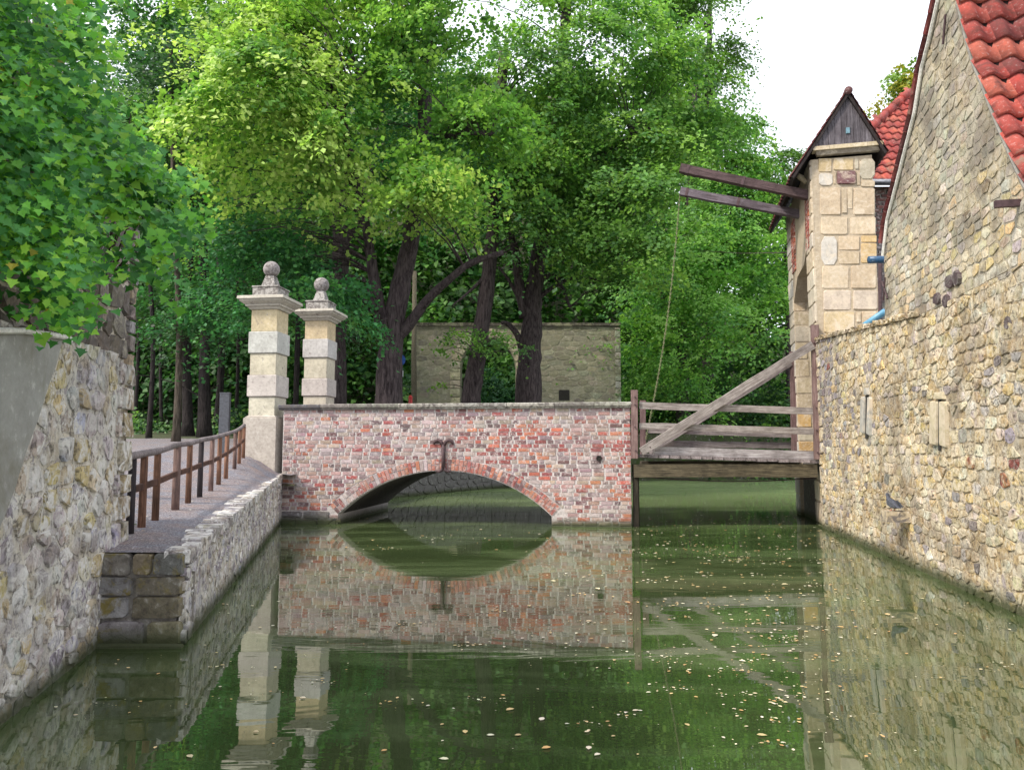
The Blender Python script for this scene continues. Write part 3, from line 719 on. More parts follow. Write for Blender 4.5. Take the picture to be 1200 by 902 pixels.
# ------------------------------------------------------------------ gate pillars with ball finials
def pillar(loc, s, label, lv, base_to=None, seed=3):
    rng = random.Random(seed)
    t = thing('gate_pillar', (loc[0], loc[1], ROAD), label, 'pillar', 'gate pillars with ball finials')
    def blk(name, w, z0, z1, mat, tint, bev=.012, w2=None):
        m = MB(); w2 = w2 or w; a, b = w / 2, w2 / 2
        ring = lambda r, z: [Vector((loc[0], loc[1], 0)) + bu * (r * i) + bn * (r * j) + Vector((0, 0, z)) for i, j in ((-1, -1), (1, -1), (1, 1), (-1, 1))]
        rs = [ring(a - bev, z0), ring(a, z0 + bev), ring(b, z1 - bev), ring(b - bev, z1)]
        if bn.cross(bu).z > 0: rs = [r[::-1] for r in rs]
        vs = [v for r in rs for v in r]; fs = [(3, 2, 1, 0), (12, 13, 14, 15)]
        for k in range(3):
            for j in range(4): fs.append((4 * k + j, 4 * k + (j + 1) % 4, 4 * k + 4 + (j + 1) % 4, 4 * k + 4 + j))
        m.add(vs, fs, tint); return m.build(name, mat, t)
    ST = [(.62, .50, .32), (.60, .58, .56), (.60, .54, .42), (.58, .54, .50), (.62, .56, .46)]
    z = lv
    if base_to is not None:
        blk('base', .68 * s, base_to, z[0] - .04, MS['pillar'], (.50, .45, .40)); blk('base_moulding', .64 * s, z[0] - .04, z[0] + .01, MS['pillar'], (.48, .43, .38), w2=.57 * s)
    names = ['shaft_block', 'band_block', 'shaft_block', 'band_block', 'shaft_block']
    for i in range(5): blk(names[i], (.535 if i % 2 == 0 else .60) * s, z[i] + .002, z[i + 1] - .002, MS['pillar'], pick([ST[4 - i]], rng, .05), bev=.014 if i % 2 else .008)
    c0, c1 = z[5], z[6]; H = c1 - c0
    for j, (wa, wb, f0, f1) in enumerate(((.60, .66, 0, .22), (.72, .74, .22, .40), (.78, .90, .40, .62), (.90, .92, .62, .74), (.97, .96, .74, 1.0))):
        blk('cornice', wa * s, c0 + H * f0, c0 + H * f1, MS['pillar'], (.56, .52, .45), bev=.006, w2=wb * s)
    blk('plinth', .53 * s, c1, z[7] - .03, MS['lichen'], (.42, .40, .38)); blk('plinth_cap', .56 * s, z[7] - .03, z[7], MS['lichen'], (.42, .40, .38), bev=.006)
    blk('neck', .30 * s, z[7], z[8] + .02, MS['lichen'], (.46, .44, .42), w2=.17 * s, bev=.006)
    r = (z[9] - z[8]) / 2; cz = (z[9] + z[8]) / 2; m = MB(); vs = []; n1, n2 = 20, 12
    for i in range(1, n2):
        a = math.pi * i / n2
        for j in range(n1): vs.append((loc[0] + r * math.sin(a) * math.cos(2 * math.pi * j / n1), loc[1] + r * math.sin(a) * math.sin(2 * math.pi * j / n1), cz + r * math.cos(a)))
    vs += [(loc[0], loc[1], cz + r), (loc[0], loc[1], cz - r)]; k = len(vs); fs = []
    for i in range(n2 - 2):
        for j in range(n1): fs.append((i * n1 + j, (i + 1) * n1 + j, (i + 1) * n1 + (j + 1) % n1, i * n1 + (j + 1) % n1))
    for j in range(n1): fs.append((k - 2, j, (j + 1) % n1)); fs.append((k - 1, (n2 - 2) * n1 + (j + 1) % n1, (n2 - 2) * n1 + j))
    m.add(vs, fs, (.34, .31, .31)); m.build('ball', MS['lichen'], t, smooth=True)
    return t
YP = P(310, 480, BL.y + .30); lv = [P(310, y, BL.y + .02).z for y in (487, 464.6, 439, 413.7, 388, 362, 347.6, 334, 321, 302)]
pillar((P(313.5, 480, BL.y + .32).x, BL.y + .32), 1.0, 'nearer left stone gate pillar with ball finial, bright banded shaft, at the brick bridge end', lv, base_to=.75)
YB = 16.9; lv = [P(373, y, YB - .28).z for y in (486, 464, 443, 419, 397, 375.3, 363.4, 351.5, 339.6, 322)]
pillar((P(373.5, 480, YB).x, YB), .98, 'farther tan gate pillar with ball finial, standing behind the parapet', lv, base_to=1.2, seed=8)

# ------------------------------------------------------------------ path fence
rng = random.Random(51)
fe = thing('path_fence', F0, 'low wooden post and rail fence along the gravel path', 'fence')
fps = [(152, 623, 537), (166, 614, 534), (182, 605, 531), (205.5, 594, 523), (220.5, 585, 521), (234, 579, 517), (247, 575, 514.5), (256, 569, 512), (264.5, 564, 509.5), (274.5, 556, 506), (280, 547, 503), (285, 537, 499)]
tops = []; mids = []
fpl = vplane(F0, F1)
for i, (px, y1, y0) in enumerate(fps):
    b = W(px, y1, fpl); t = W(px, y0, fpl); b = Vector((b.x, b.y, hz(b.x, b.y) - .12)); t = Vector((b.x, b.y, t.z))
    w = .034 if i != 3 else .042; m = MB(); m.tube([b, b.lerp(t, .5), t - Vector((0, 0, .01)), t], [w, w * .96, w * .92, w * .75], 9)
    k = rng.uniform(.9, 1.6); m.t = [((k, k * .95, k) if i % 3 == 0 else (k * 1.25, k * .95, k * .75))] * len(m.f) if i not in (0, 5) else [(.35, .42, .55)] * len(m.f)
    m.build('post', MS['wood_post'], fe, smooth=True)
    tops.append(t); mids.append(b.lerp(t, .60) + Vector((0, 0, .03)))
tops.insert(0, tops[0] + (tops[0] - tops[1]) * .8)
m = MB(); m.tube([p + Vector((0, 0, .02)) for p in tops[:5]] , [.033] * 5, 8); m.build('top_rail', MS['wood_rail'], fe, smooth=True)
m = MB(); m.tube([p + Vector((0, 0, .02)) for p in tops[4:]] , [.031] * len(tops[4:]), 8); m.build('top_rail', MS['wood_rail'], fe, smooth=True)
m = MB()
for a, b in zip(mids, mids[1:]):
    bb = beam(a, b, .03, .055, rng, wob=.001, nseg=1); m.add(bb.v, bb.f, (.8, .6, .55))
m.build('mid_rail', MS['wood_post'], fe)

# ------------------------------------------------------------------ wooden drawbridge
rng = random.Random(61)
dk = thing('drawbridge', BR, 'weathered wooden drawbridge deck with railings between brick bridge and gatehouse', 'bridge')
DY = BR.y - .02                                                 # near edge depth
d0 = P(746, 534, DY); d1 = P(962, 541, GA.y - .02); dd = (d1 - d0); DL = dd.length; dd.normalize(); dz = Vector((0, 0, 1))
DW = 3.05                                                      # deck width
npl = 17
for i in range(npl):
    a = d0 + dd * (DL * (i + .5) / npl); w = DL / npl - .012
    m = beam(a + e1 * (-.03 + rng.uniform(-.012, .012)), a + e1 * (DW + rng.uniform(-.02, .02)), w, .055, rng, wob=.003, nseg=3); k = rng.uniform(.75, 1.15); m.t = [(k, k, k)] * len(m.f)
    m.build('deck_plank', MS['wood_rail'], dk)
up = Vector((0, 0, 1))
def dpt(px, py, off=0.0):
    """a point over the near edge of the deck"""
    pl = (d0 - e1 * off, (dd.cross(up)).normalized()); return W(px, py, pl)
m = beam(dpt(766, 527.5, -.12), dpt(958, 533.5, -.12), .15, .15, rng, wob=.004, tint=(1.15, 1.2, 1.3)); m.build('kerb_beam', MS['wood_x'], dk)
m = beam(dpt(752, 518, -.12) + e1 * (DW - .1), dpt(958, 521, -.12) + e1 * (DW - .1), .15, .14, rng, wob=.006, tint=(.6, .6, .62)); m.build('kerb_beam', MS['wood_x'], dk)
m = beam(dpt(742, 551, -.12), dpt(955, 551, -.12), .24, .24, rng, wob=.006, tint=(1, 1, .9)); m.build('main_beam', MS['wood_beam'], dk)
m = beam(dpt(742, 550, -.12) + e1 * (DW - .5), dpt(955, 550, -.12) + e1 * (DW - .5), .24, .24, rng, wob=.006); m.build('main_beam', MS['wood_beam'], dk)
for f in (0, 1):
    off = e1 * (DW - .12) * f; k = (1, 1, 1) if f == 0 else (.8, .78, .8)
    m = beam(dpt(743.5, 537, .03) + off, dpt(743.5, 457, .03) + off + Vector((0, 0, 0)), .125, .10, rng, up=e1, wob=.004, nseg=6, tint=k); m.build('post', MS['wood_z'], dk)
    b0 = dpt(958.5, 538, .04) + off; t0 = dpt(954.5, 381, .04) + off
    m = beam(b0, t0 - up * (.0 if f == 0 else .12), .13, .11, rng, up=e1, wob=.004, nseg=7, tint=k); m.build('post', MS['wood_z'], dk)
    if f == 0: m = beam(dpt(749, 475, .0) + off, dpt(953, 481.5, .0) + off, .07, .125, rng, wob=.004, nseg=7, tint=k); m.build('rail', MS['wood_x'], dk)
    m = beam(dpt(749, 499, .0) + off, dpt(955, 505.5, .0) + off, .07, .12, rng, wob=.005, nseg=7, tint=k); m.build('rail', MS['wood_x'], dk)
    m = beam(dpt(751, 529, .075) + off, dpt(952, 404, .075) + off, .08, .15, rng, wob=.004, nseg=8, tint=tuple(x * .95 for x in k)); m.build('brace', MS['wood_x'], dk)
for (px, py) in ((958, 530), (957, 478), (745, 528), (744, 474), (744, 500), (957, 504), (954, 402), (762, 524), (744, 465)):
    m = MB(); c = dpt(px, py, .09); m.tube([c, c - e1 * .03], .014, 8); m.build('bolt', MS['iron'], dk)
m = MB(); pts = [dpt(742 + i * 22, 557.5 + 8 * math.sin(math.pi * min(1, i / 11)) * (.8 if i < 10 else 1), -.5) for i in range(11)]
m.tube(pts, .011, 6); m.build('cable', MS['iron'], dk)
m = beam(dpt(745, 552, -.2), Vector((dpt(745, 552, -.2).x, dpt(745, 552, -.2).y, -1)), .10, .3, rng, up=e1, tint=(.25, .25, .25)); m.build('pile', MS['wood_beam'], dk)
m = MB(); cb = dpt(990, 541, -.05)                              # rounded stone corbel below the deck
arcp = [(965 - 0, 541), (1000, 541), (1000, 569), (978, 568), (970, 566), (965, 560), (962, 551), (962, 541)]
m.prism([dpt(x - 2, y, -.10) for x, y in arcp], e1 * .5, (.34, .31, .26)); m.build('corbel', MS['lichen'], dk)

# ------------------------------------------------------------------ gatehouse
rng = random.Random(71)
gh = thing('gatehouse', GA + up * ROAD, 'narrow sandstone gatehouse with boarded gable and dark drawbridge beams', 'gatehouse')
gmap = wallmap(GA, e2, -e1)            # front face, towards the camera: u right, d out
gpl = (GA, -e1)
def guv(px, py):
    p = W(px, py, gpl); return ((p - GA).dot(e2), p.z)
smap = wallmap(GA, e1, -e2)            # drawbridge side, u into the picture, d towards the moat
spl = (GA, -e2)
def suv(px, py):
    p = W(px, py, spl); return ((p - GA).dot(e1), p.z)
PW = guv(1027, 300)[0]; ZE = guv(990, 184)[1]; N1 = 0.72; OP1 = 2.72; GE = 3.35
ZO = 5.15                                                       # top of the opening
def fb(name, a0_, a1_, b0_, b1_, z0, z1, mat, tint=(1, 1, 1)):
    m = MB(); c = GA + e1 * (a0_ + a1_) / 2 + e2 * (b0_ + b1_) / 2 + up * (z0 + z1) / 2
    m.box(c, ((b1_ - b0_) / 2, (a1_ - a0_) / 2, (z1 - z0) / 2), (e2, e1, up), tint); return m.build(name, mat, gh)
fb('pier_core', .01, N1, .01, PW, -1.5, ZE, MS['sand_joint'])
fb('pier_core', OP1, GE, .01, PW, -1.5, ZE, MS['sand_joint'])
fb('inner_wall', N1, OP1, PW - .04, PW, -1.5, ZE, MS['dark_void'])
fb('base_wall', N1, OP1, .08, PW - .05, -1.5, ROAD - .05, MS['bank'])
# wall over the opening, with slanting soffit
m = MB(); m.prism([smap(a, z, -.01) for a, z in ((N1, ZO + .35), (N1 + .5, ZO + .05), (OP1 - .6, ZO), (OP1, ZO - .45), (OP1, ZE), (N1, ZE))], e2 * .5); m.build('lintel_wall', MS['sand_joint'], gh)
# front stones, laid out as in the photograph
FR = [(958.5, 975, 185, 202, 'y'), (976, 1001, 185, 200, 'y'), (1001.5, 1006, 185, 199, 'g'), (1006.5, 1026, 185, 211, 'g'),
      (959, 976.5, 202.5, 218, 'w'), (977, 979.6, 200.5, 216.5, 's'), (980.2, 1003.4, 200, 216.4, 'p'), (1004, 1008, 199.5, 218, 's'), (1008.5, 1026, 211.5, 219, 's'),
      (960, 986, 219, 253, 't'), (986.5, 992.5, 218.5, 251, 's'), (993, 999, 218.5, 246, 's'), (999.5, 1026, 219.5, 253, 't'),
      (961, 994.5, 253.5, 275.5, 'c'), (995.2, 1027, 254, 275.5, 'c'),
      (961.5, 981.5, 276, 312, 'w'), (982, 1008, 276, 293.5, 't'), (982, 1008, 294, 310, 'r'), (1008.6, 1028, 275.8, 284, 'o'), (1008.6, 1028, 284.3, 309, 'o'),
      (962.5, 996, 311, 339, 'c'), (996.6, 1028, 310, 339, 't'),
      (964, 998.6, 339.5, 364, 'l'), (999.2, 1029.5, 339.5, 363.5, 'l'), (964.5, 1003, 364.4, 391, 'h'), (1003.5, 1009, 364.4, 378, 'c'), (1009.5, 1030, 364, 391, 't'),
      (965, 1000, 391.5, 420, 't'), (1000.6, 1031, 391.5, 420, 'c')]
TC = {'y': (.52, .38, .17), 'g': (.44, .42, .34), 'w': (.62, .62, .62), 's': (.48, .38, .26), 'p': (.17, .075, .085), 't': (.54, .41, .28), 'c': (.60, .48, .34),
      'r': (.52, .40, .26), 'o': (.60, .38, .12), 'l': (.60, .51, .45), 'h': (.62, .48, .26)}
pcs = []
for (x0, x1, y0, y1, k) in FR:
    a = guv(x0, y1); b = guv(x1, y1); c = guv(x1, y0); d = guv(x0, y0); kk = rng.uniform(.92, 1.08); tn = tuple((x * .62 + y * .38) * kk if k != 'p' else x for x, y in zip(TC[k], (.60, .49, .35)))
    lp = [a, b, c, d]
    st = stone_piece(lp, gmap, .0035, .009 if k not in 'p' else .03, tn, rng, rough=.2, back=.03, rnd=.05 if k not in 'gw' else .2)
    o = rawobj('stone' if k != 'p' else 'plaque', st[0], st[1], MS['sandstone'], gh, tint=tn)
    if k == 'p': o['label'] = 'plum red stone plaque'
# side stones of the piers (moat side) and of the far reveal
pcs = []; far = wallmap(GA + e1 * OP1, e2, -e1)
z = -.3
while z < ZE - .02:
    h = min(rng.uniform(.28, .42), ZE - z)
    if ZE - z - h < .1: h = ZE - z
    rect = lambda a, b: [(a, z), (b, z), (b, z + h), (a, z + h)]
    brk = z > ZO + .15 and z < ZE - .55
    if not brk:
        sp_ = N1 * rng.uniform(.35, .65)
        for (a, b) in ((.0, sp_), (sp_, N1)): pcs.append(stone_piece(rect(a, b), smap, .006, .012, pick([(.55, .45, .32), (.58, .52, .42), (.50, .42, .34)], rng, .06), rng, rough=.2, rnd=.04))
    else: pcs.append(stone_piece(rect(0, N1 * .4), smap, .006, .012, pick([(.55, .45, .32)], rng, .06), rng, rough=.2, rnd=.04))
    pcs.append(stone_piece(rect(OP1, GE), smap, .006, .012, pick([(.42, .38, .32), (.48, .46, .44)], rng, .06), rng, rough=.2, rnd=.04))
    if z > ROAD - .4 and z < ZO - .5:
        s2 = rng.uniform(.25, .5)
        for (a, b) in ((.0, s2), (s2, .9)): pcs.append(stone_piece(rect(a, b), far, .006, .01, pick([(.52, .42, .28), (.55, .48, .38), (.58, .36, .14)], rng, .06), rng, rough=.2, rnd=.04))
    z += h
emit(gh, pcs, 'quoin', MS['sandstone'])
pcs = []; z = ZO + .2
while z < ZE - .5:                                            # brick infill beside the beam slots
    for (a, b) in ((N1 * .42, N1 * .72), (N1 * .72, N1 + .02), (OP1 - .55, OP1 - .28), (OP1 - .28, OP1)):
        pcs.append(stone_piece([(a, z), (b, z), (b, z + .085), (a, z + .085)], smap, .008, .014, pick([(.40, .09, .05), (.34, .07, .05), (.46, .14, .08)], rng), rng, rnd=0))
    z += .088
emit(gh, pcs, 'brick', MS['brick'])
# roof: boarded front gable, steep tiled slopes, ridge running back
AP = guv(992, 113); SL = guv(952.7, 174.5); SR = guv(1033, 174.5); EL = guv(926, 211); ER = guv(1037, 182)
pcs = []; nb = 14; bm0 = SL[1]
def roof_z(u):
    return AP[1] + (SL[1] - AP[1]) * (AP[0] - u) / (AP[0] - SL[0]) if u < AP[0] else AP[1] + (SR[1] - AP[1]) * (u - AP[0]) / (SR[0] - AP[0])
us = [SL[0]]
while us[-1] < SR[0] - .06: us.append(min(SR[0], us[-1] + rng.uniform(.07, .12)))
us[-1] = SR[0]
for a, b in zip(us, us[1:]):
    p = [(a, bm0 - rng.uniform(0, .02)), (b - .006, bm0 - rng.uniform(0, .02)), (b - .006, roof_z(b - .006) - .03)]
    if a < AP[0] < b: p.append((AP[0], AP[1] - .03))
    p.append((a, roof_z(a) - .03)); m = MB(); k = rng.uniform(.8, 1.25)
    m.prism([gmap(u, max(v, bm0 - .02), .10 + rng.uniform(-.006, .006)) for u, v in p], e1 * .03, (k, k, k * 1.05)); m.build('gable_board', MS['wood_board'], gh)
m = MB(); m.prism([gmap(SL[0] - .0, bm0, .06), gmap(SR[0], bm0, .06), gmap(AP[0], AP[1] - .05, .06)], e1 * .05); m.build('gable_backing', MS['dark_void'], gh)
cxy = guv(992, 156); m = MB(); m.box(gmap(cxy[0], cxy[1], .112), (.035, .01, .055), (e2, e1, up)); vn = m.build('vent', MS['glass'], gh)
m = MB(); m.prism([gmap(cxy[0] - .05, cxy[1] + .055, .12), gmap(cxy[0] + .05, cxy[1] + .055, .12), gmap(cxy[0], cxy[1] + .10, .12)], e1 * .015); m.build('vent_hood', MS['wood_board'], vn)
m = MB()
sl0 = guv(952, 180); 
for a, b in ((SL[0] - .02, SL[0] + .27), (SL[0] + .275, SR[0] - .27), (SR[0] - .265, SR[0] + .01)):
    m = MB(); m.prism([gmap(a, bm0 - .085, .14), gmap(b, bm0 - .085, .14), gmap(b, bm0 - .01, .14), gmap(a, bm0 - .01, .14)], e1 * .2, pick([(.56, .45, .30)], rng, .05)); m.build('sill_stone', MS['sandstone'], gh)
m = MB(); m.prism([gmap(SL[0] + .06, bm0 - .16, .06), gmap(SR[0] - .03, bm0 - .16, .06), gmap(SR[0] - .01, bm0 - .086, .10), gmap(SL[0] + .03, bm0 - .086, .10)], e1 * .1, (.30, .25, .20)); m.build('cornice', MS['sandstone'], gh)
RL = GE + .35
for (e, nm) in ((EL, 'roof_slope'), (ER, 'roof_slope')):
    a = gmap(AP[0], AP[1] + .03, .16); b = gmap(e[0], e[1], .16); d = (b - a); nn = d.cross(e1).normalized(); nn = nn if nn.z > 0 else -nn
    m = MB(); m.prism([a, b, b - nn * .05, a - nn * .05], e1 * RL, (.5, .5, .5)); m.build(nm, MS['wood_dark'], gh)
    nrow = max(2, int(d.length / .17)); ncol = 16
    tm = MB()
# tiles on the roof: shared mesh
def tile_mesh(name, w, l, amp, thick=.014):
    n = 8; vs = []
    for j, (y, dz_) in enumerate(((0, .0), (l, -.012))):
        for i in range(n + 1):
            x = w * i / n; z = amp * math.sin(2 * math.pi * i / n - .6) ; vs.append((x, y, z + (thick if j == 0 else 0)))
    for i in range(n + 1): vs.append((w * i / n, .004, amp * math.sin(2 * math.pi * i / n - .6) - thick * .8))
    me = bpy.data.meshes.new(name); me.from_pydata(vs, [], [(i, i + 1, n + 2 + i, n + 1 + i) for i in range(n)] + [(2 * n + 2 + i, 2 * n + 3 + i, i + 1, i) for i in range(n)])
    at = me.attributes.new('tint', 'FLOAT_COLOR', 'POINT'); at.data.foreach_set('color', [.40, .035, .03, 1] * len(vs)); me.shade_smooth(); me.materials.append(MS['tile']); return me
def place(me, name, parent, o, x, y, z, s=1.0):
    from mathutils import Matrix
    ob = bpy.data.objects.new(name, me); COL.objects.link(ob); ob.parent = parent
    M = Matrix((x, y, z)).transposed(); ob.rotation_euler = M.to_euler(); ob.location = Vector(o) - wloc(parent); ob.scale = (s, s, s) if not isinstance(s, tuple) else s; return ob
def tint_variants(me, cols):
    out = []
    for c in cols:
        m = me.copy(); m.attributes['tint'].data.foreach_set('color', [*c, 1] * len(m.vertices)); out.append(m)
    return out
TILEC = [(.42, .05, .04), (.48, .07, .05), (.34, .04, .035), (.52, .11, .07), (.26, .035, .035)]
tm_s = tint_variants(tile_mesh('small_tile', .19, .20, .018), [(.16, .02, .025), (.20, .03, .03), (.12, .02, .025)])
for e in (EL, ER):
    a = gmap(AP[0], AP[1] + .04, .18); b = gmap(e[0], e[1] + .01, .18); d = (b - a); L = d.length; dn_ = d / L; nn = dn_.cross(e1).normalized(); nn = nn if nn.z > 0 else -nn
    xd = e1 if (e1.cross(-dn_)).dot(nn) > 0 else -e1
    nrow = int(L / .17) + 1
    for r in range(nrow):
        for c in range(int(RL / .19)):
            o = a + dn_ * min(L, (r + 1) * L / nrow) + nn * .02 + e1 * (.19 * c + (0 if xd == e1 else .19))
            place(rng.choice(tm_s), 'roof_tile', gh, o, xd, -dn_, nn)
m = MB()
for k in range(8): m.tube([gmap(AP[0], AP[1] + .03, .20) + e1 * (.46 * k), gmap(AP[0], AP[1] + .02, .20) + e1 * (.46 * k + .47)], [.075, .065], 10, (.10, .035, .04))
m.build('ridge_tiles', MS['tile'], gh, smooth=True)
# bracket under the left eave
bq = guv(945, 197); m = MB()
for k in range(1): m.tube([smap(.35, guv(944, 204)[1] - .05, .02), smap(.35, guv(944, 204)[1] + .06, .12), smap(.35, guv(944, 204)[1] + .13, .2)], [.05, .06, .045], 8, (.5, .42, .28))
m.build('eave_bracket', MS['sandstone'], gh, smooth=True)
# tilted drawbridge beams (they swing together with the chain end)
for (px, py, tx, ty, lab) in ((950, 229, 797, 197.5, 'brown timber beam, nearer to the viewer'), (935.5, 251, 797, 224.5, 'grey timber beam, farther from the viewer')):
    a = suv(px, py); A = smap(.33 if ty < 200 else a[0], a[1] if ty > 200 else W(px, py, (GA + e1 * .33, e1)).z, .0); pl = (A, e1); T = W(tx, ty, pl); dr = (A - T).normalized()
    m = beam(T, A + dr * .25, .14, .165, rng, wob=.004, nseg=8, tint=(1.5, 1.3, 1.35) if ty < 200 else (.62, .60, .68)); o = m.build('lifting_beam', MS['wood_dark'] if ty < 200 else MS['wood_rail'], gh); o['label'] = lab
    if ty > 200: TIP = T
    for k_ in (.06, .5):                                       # iron straps round each beam
        c_ = T.lerp(A, k_); st = beam(c_ - dr * .03, c_ + dr * .03, .152, .178, rng, nseg=1); so = st.build('iron_strap', MS['iron'], o)
# chain with links hanging from the farther beam to the deck
ct = thing('lifting_chain', TIP, 'thin mossy chain hanging from the farther beam tip to the deck', 'chain')
E_ = P(757, 514, 15.6); nl = 110; pp = []
for i in range(nl + 1):
    t = i / nl; p = TIP.lerp(E_, t); p.z -= .25 * 4 * t * (1 - t) * .6; p.x += .08 * math.sin(math.pi * t); pp.append(p)
lm = None
for i in range(nl):
    c = (pp[i] + pp[i + 1]) / 2; d = (pp[i + 1] - pp[i]); L = d.length * 1.35; z_ = d.normalized(); x_ = Vector((1, 0, 0)) if i % 2 else Vector((0.2, 1, 0)); x_ = (x_ - z_ * x_.dot(z_)).normalized(); y_ = z_.cross(x_)
    if lm is None:
        m = MB(); ring = [Vector((.014 * math.cos(t), 0, L / 2 * math.sin(t))) for t in [2 * math.pi * k / 8 for k in range(9)]]; m.tube(ring, .0065, 4, cap=False)
        o = m.build('link', MS['chain'], ct, origin=(0, 0, 0)); lm = o.data; bpy.data.objects.remove(o)
    place(lm, 'link', ct, c, x_, y_, z_)
# ------------------------------------------------------------------ right moat wall
rng = random.Random(81)
WARM = [(.64, .50, .28), (.60, .54, .42), (.68, .61, .48), (.52, .42, .28), (.70, .54, .26), (.46, .39, .30), (.62, .58, .54), (.66, .56, .40), (.70, .66, .58)]
GREY = [(.30, .27, .26), (.37, .34, .31), (.25, .22, .22), (.44, .40, .34), (.33, .31, .33)]
RLn = 10.5; tz0 = ruv(966, 393)[1]; um1, tz1 = ruv(1075, 371)
rw = thing('moat_wall', RF, 'tall ochre rubble wall rising from the moat on the right', 'wall')
def rtop(u): return tz0 + (tz1 - tz0) * min(1.0, u / um1)
core = [(0.0, -1.5), (RLn, -1.5), (RLn, tz1 - .02), (um1, tz1 - .02), (0.0, tz0 - .02)]
slab(core, lambda u, v, d: rmap(u, v, d + .004), .55, MS['mortar_r'], 'wall_core', rw)
pcs = []
slits = [(ruv(1095, 462), ruv(1112, 520)), (ruv(1012, 456), ruv(1023, 508))]
for c in rubble_cells([(0, -.25), (RLn, -.25), (RLn, tz1), (um1, tz1), (0, tz0)], .185, .105, rng, jit=.27, rowvar=.5):
    cu = sum(p[0] for p in c) / len(c); cv = sum(p[1] for p in c) / len(c)
    if rng.random() < .10: continue
    if any(min(a[0], b[0]) - .02 < cu < max(a[0], b[0]) + .02 and min(a[1], b[1]) - .03 < cv < max(a[1], b[1]) + .03 for a, b in slits): continue
    g = max(0, 1 - cu / 2.2) * min(1, max(0, (cv - .9) / .8))
    gr = rng.random() < g * 1.15 + .07; t = pick(GREY, rng, .15) if gr else pick(WARM, rng, .14)
    pw = math.sin(cu * 1.9 + 1) * math.sin(cv * 2.3 + cu * .7); t = tuple(x * (1 + .16 * pw * m_) for x, m_ in zip(t, (1, 1.05, 1.4)))
    if rng.random() < .008: t = (.26, .05, .04)
    sp_ = stone_piece(c, rmap, .007, rng.choice([.009, .012, .016, .022]), t, rng, rough=.2, rnd=.16)
    if sp_: pcs.append(sp_ + (MS['rubble_grey'],) if gr else sp_)
emit(rw, pcs, 'stone', MS['rubble_r'])
pcs = []; u = 0.0
while u < um1:                                                 # rough capping course
    w = min(rng.uniform(.14, .3), um1 - u); z0_, z1_ = rtop(u), rtop(u + w)
    pcs.append(stone_piece([(u, z0_ - .01), (u + w, z1_ - .01), (u + w, z1_ + rng.uniform(.05, .10)), (u, z0_ + rng.uniform(.05, .10))], rmap, .006, .05, pick([(.30, .24, .17), (.38, .30, .18), (.22, .18, .15)], rng), rng, back=.5, rough=.4, rnd=.15)); u += w
emit(rw, pcs, 'cap_stone', MS['rubble_r'])
pcs = []; z = -.25
while z < tz0 - .02:                                           # squared stones at the end of the wall
    h = min(rng.uniform(.16, .34), tz0 - z); w = rng.choice([.16, .3])
    pcs.append(stone_piece([(-.02, z), (w, z), (w, z + h), (-.02, z + h)], rmap, .006, .035, pick([(.50, .42, .30), (.46, .44, .42), (.38, .34, .30)], rng), rng, back=.5, rnd=.08)); z += h
emit(rw, pcs, 'corner_stone', MS['rubble_r'])
for i, (x0, x1, ya, yb, t) in enumerate(((1093, 1113, 460, 522, (.58, .50, .34)), (1011, 1023, 455, 508, (.42, .41, .38)))):
    xa, xm, xb = x0, (x0 + x1) / 2, x1
    def q(px, py): return ruv(px, py)
    pl = [q(xm - 1.5, yb + 6), q(xm + 1.6, yb + 6), q(xm + 1.6, ya + 8), q(xm - 1.5, ya + 8)]; m = MB(); m.prism([rmap(u, v, .016) for u, v in pl], rn * .003); wn = m.build('window', MS['dark_void'], rw)
    wn['label'] = 'cream framed narrow slit window' if i == 0 else 'grey framed narrow slit window'
    for (p0, p1, p2, p3, nm) in (((xa, yb), (xm - 1.3, yb + 2), (xm - .8, ya + 8), (xa, ya + 8), 'window_jamb'), ((xm + 1.3, yb + 2), (xb, yb + 5), (xb, ya + 9), (xm + 1.8, ya + 8), 'window_jamb'), ((xa + 4, ya + 7.5), (xb - 3, ya + 8), (xb - 4, ya - 1), (xa + 5, ya - 1), 'window_head')):
        pl = [q(*p0), q(*p1), q(*p2), q(*p3)]; pl = pl if area(pl) > 0 else pl[::-1]
        s_ = stone_piece(pl, rmap, .002, .045, t, rng, rough=.1, rnd=.05); rawobj(nm, s_[0], s_[1], MS['sandstone'], wn, tint=t)
# corbel stone and pigeon
c0 = ruv(1064, 604); C_ = rmap(c0[0], c0[1], 0); T_ = W(1037, 606, (C_, ru)); dl = (T_ - C_); m = MB()
cl = (T_ - C_).dot(rn)
m.box(C_ + rn * (cl / 2 - .05) + up * -.01, (cl / 2 + .06, .11, .066), (rn, ru, up), (.56, .46, .32)); m.build('corbel_stone', MS['lichen'], rw)
tp = C_ + rn * (cl * .62) + up * .055
pg = thing('pigeon', tp, 'dark pigeon perched on the corbel stone of the moat wall', 'bird')
f_ = (-ru * 1.0 + rn * .22).normalized(); s_ = up.cross(f_)
sec = [(-.17, .045, .006, .004), (-.11, .05, .022, .010), (-.05, .07, .042, .040), (0, .085, .052, .054), (.05, .10, .048, .052), (.085, .13, .034, .036), (.10, .16, .026, .026), (.108, .185, .026, .027), (.122, .195, .020, .020), (.138, .190, .007, .007), (.152, .184, .002, .002)]
m = MB(); vs = []; n = 12
for (x, z, w, h) in sec:
    for j in range(n):
        t = 2 * math.pi * j / n; vs.append(tp + f_ * x * 1.05 + up * (z + h * math.sin(t)) + s_ * (w * math.cos(t)))
fs = [(i * n + j, i * n + (j + 1) % n, (i + 1) * n + (j + 1) % n, (i + 1) * n + j) for i in range(len(sec) - 1) for j in range(n)] + [tuple(range(n))[::-1], tuple((len(sec) - 1) * n + j for j in range(n))]
m.add(vs, fs); m.build('body', MS['pigeon'], pg, smooth=True)
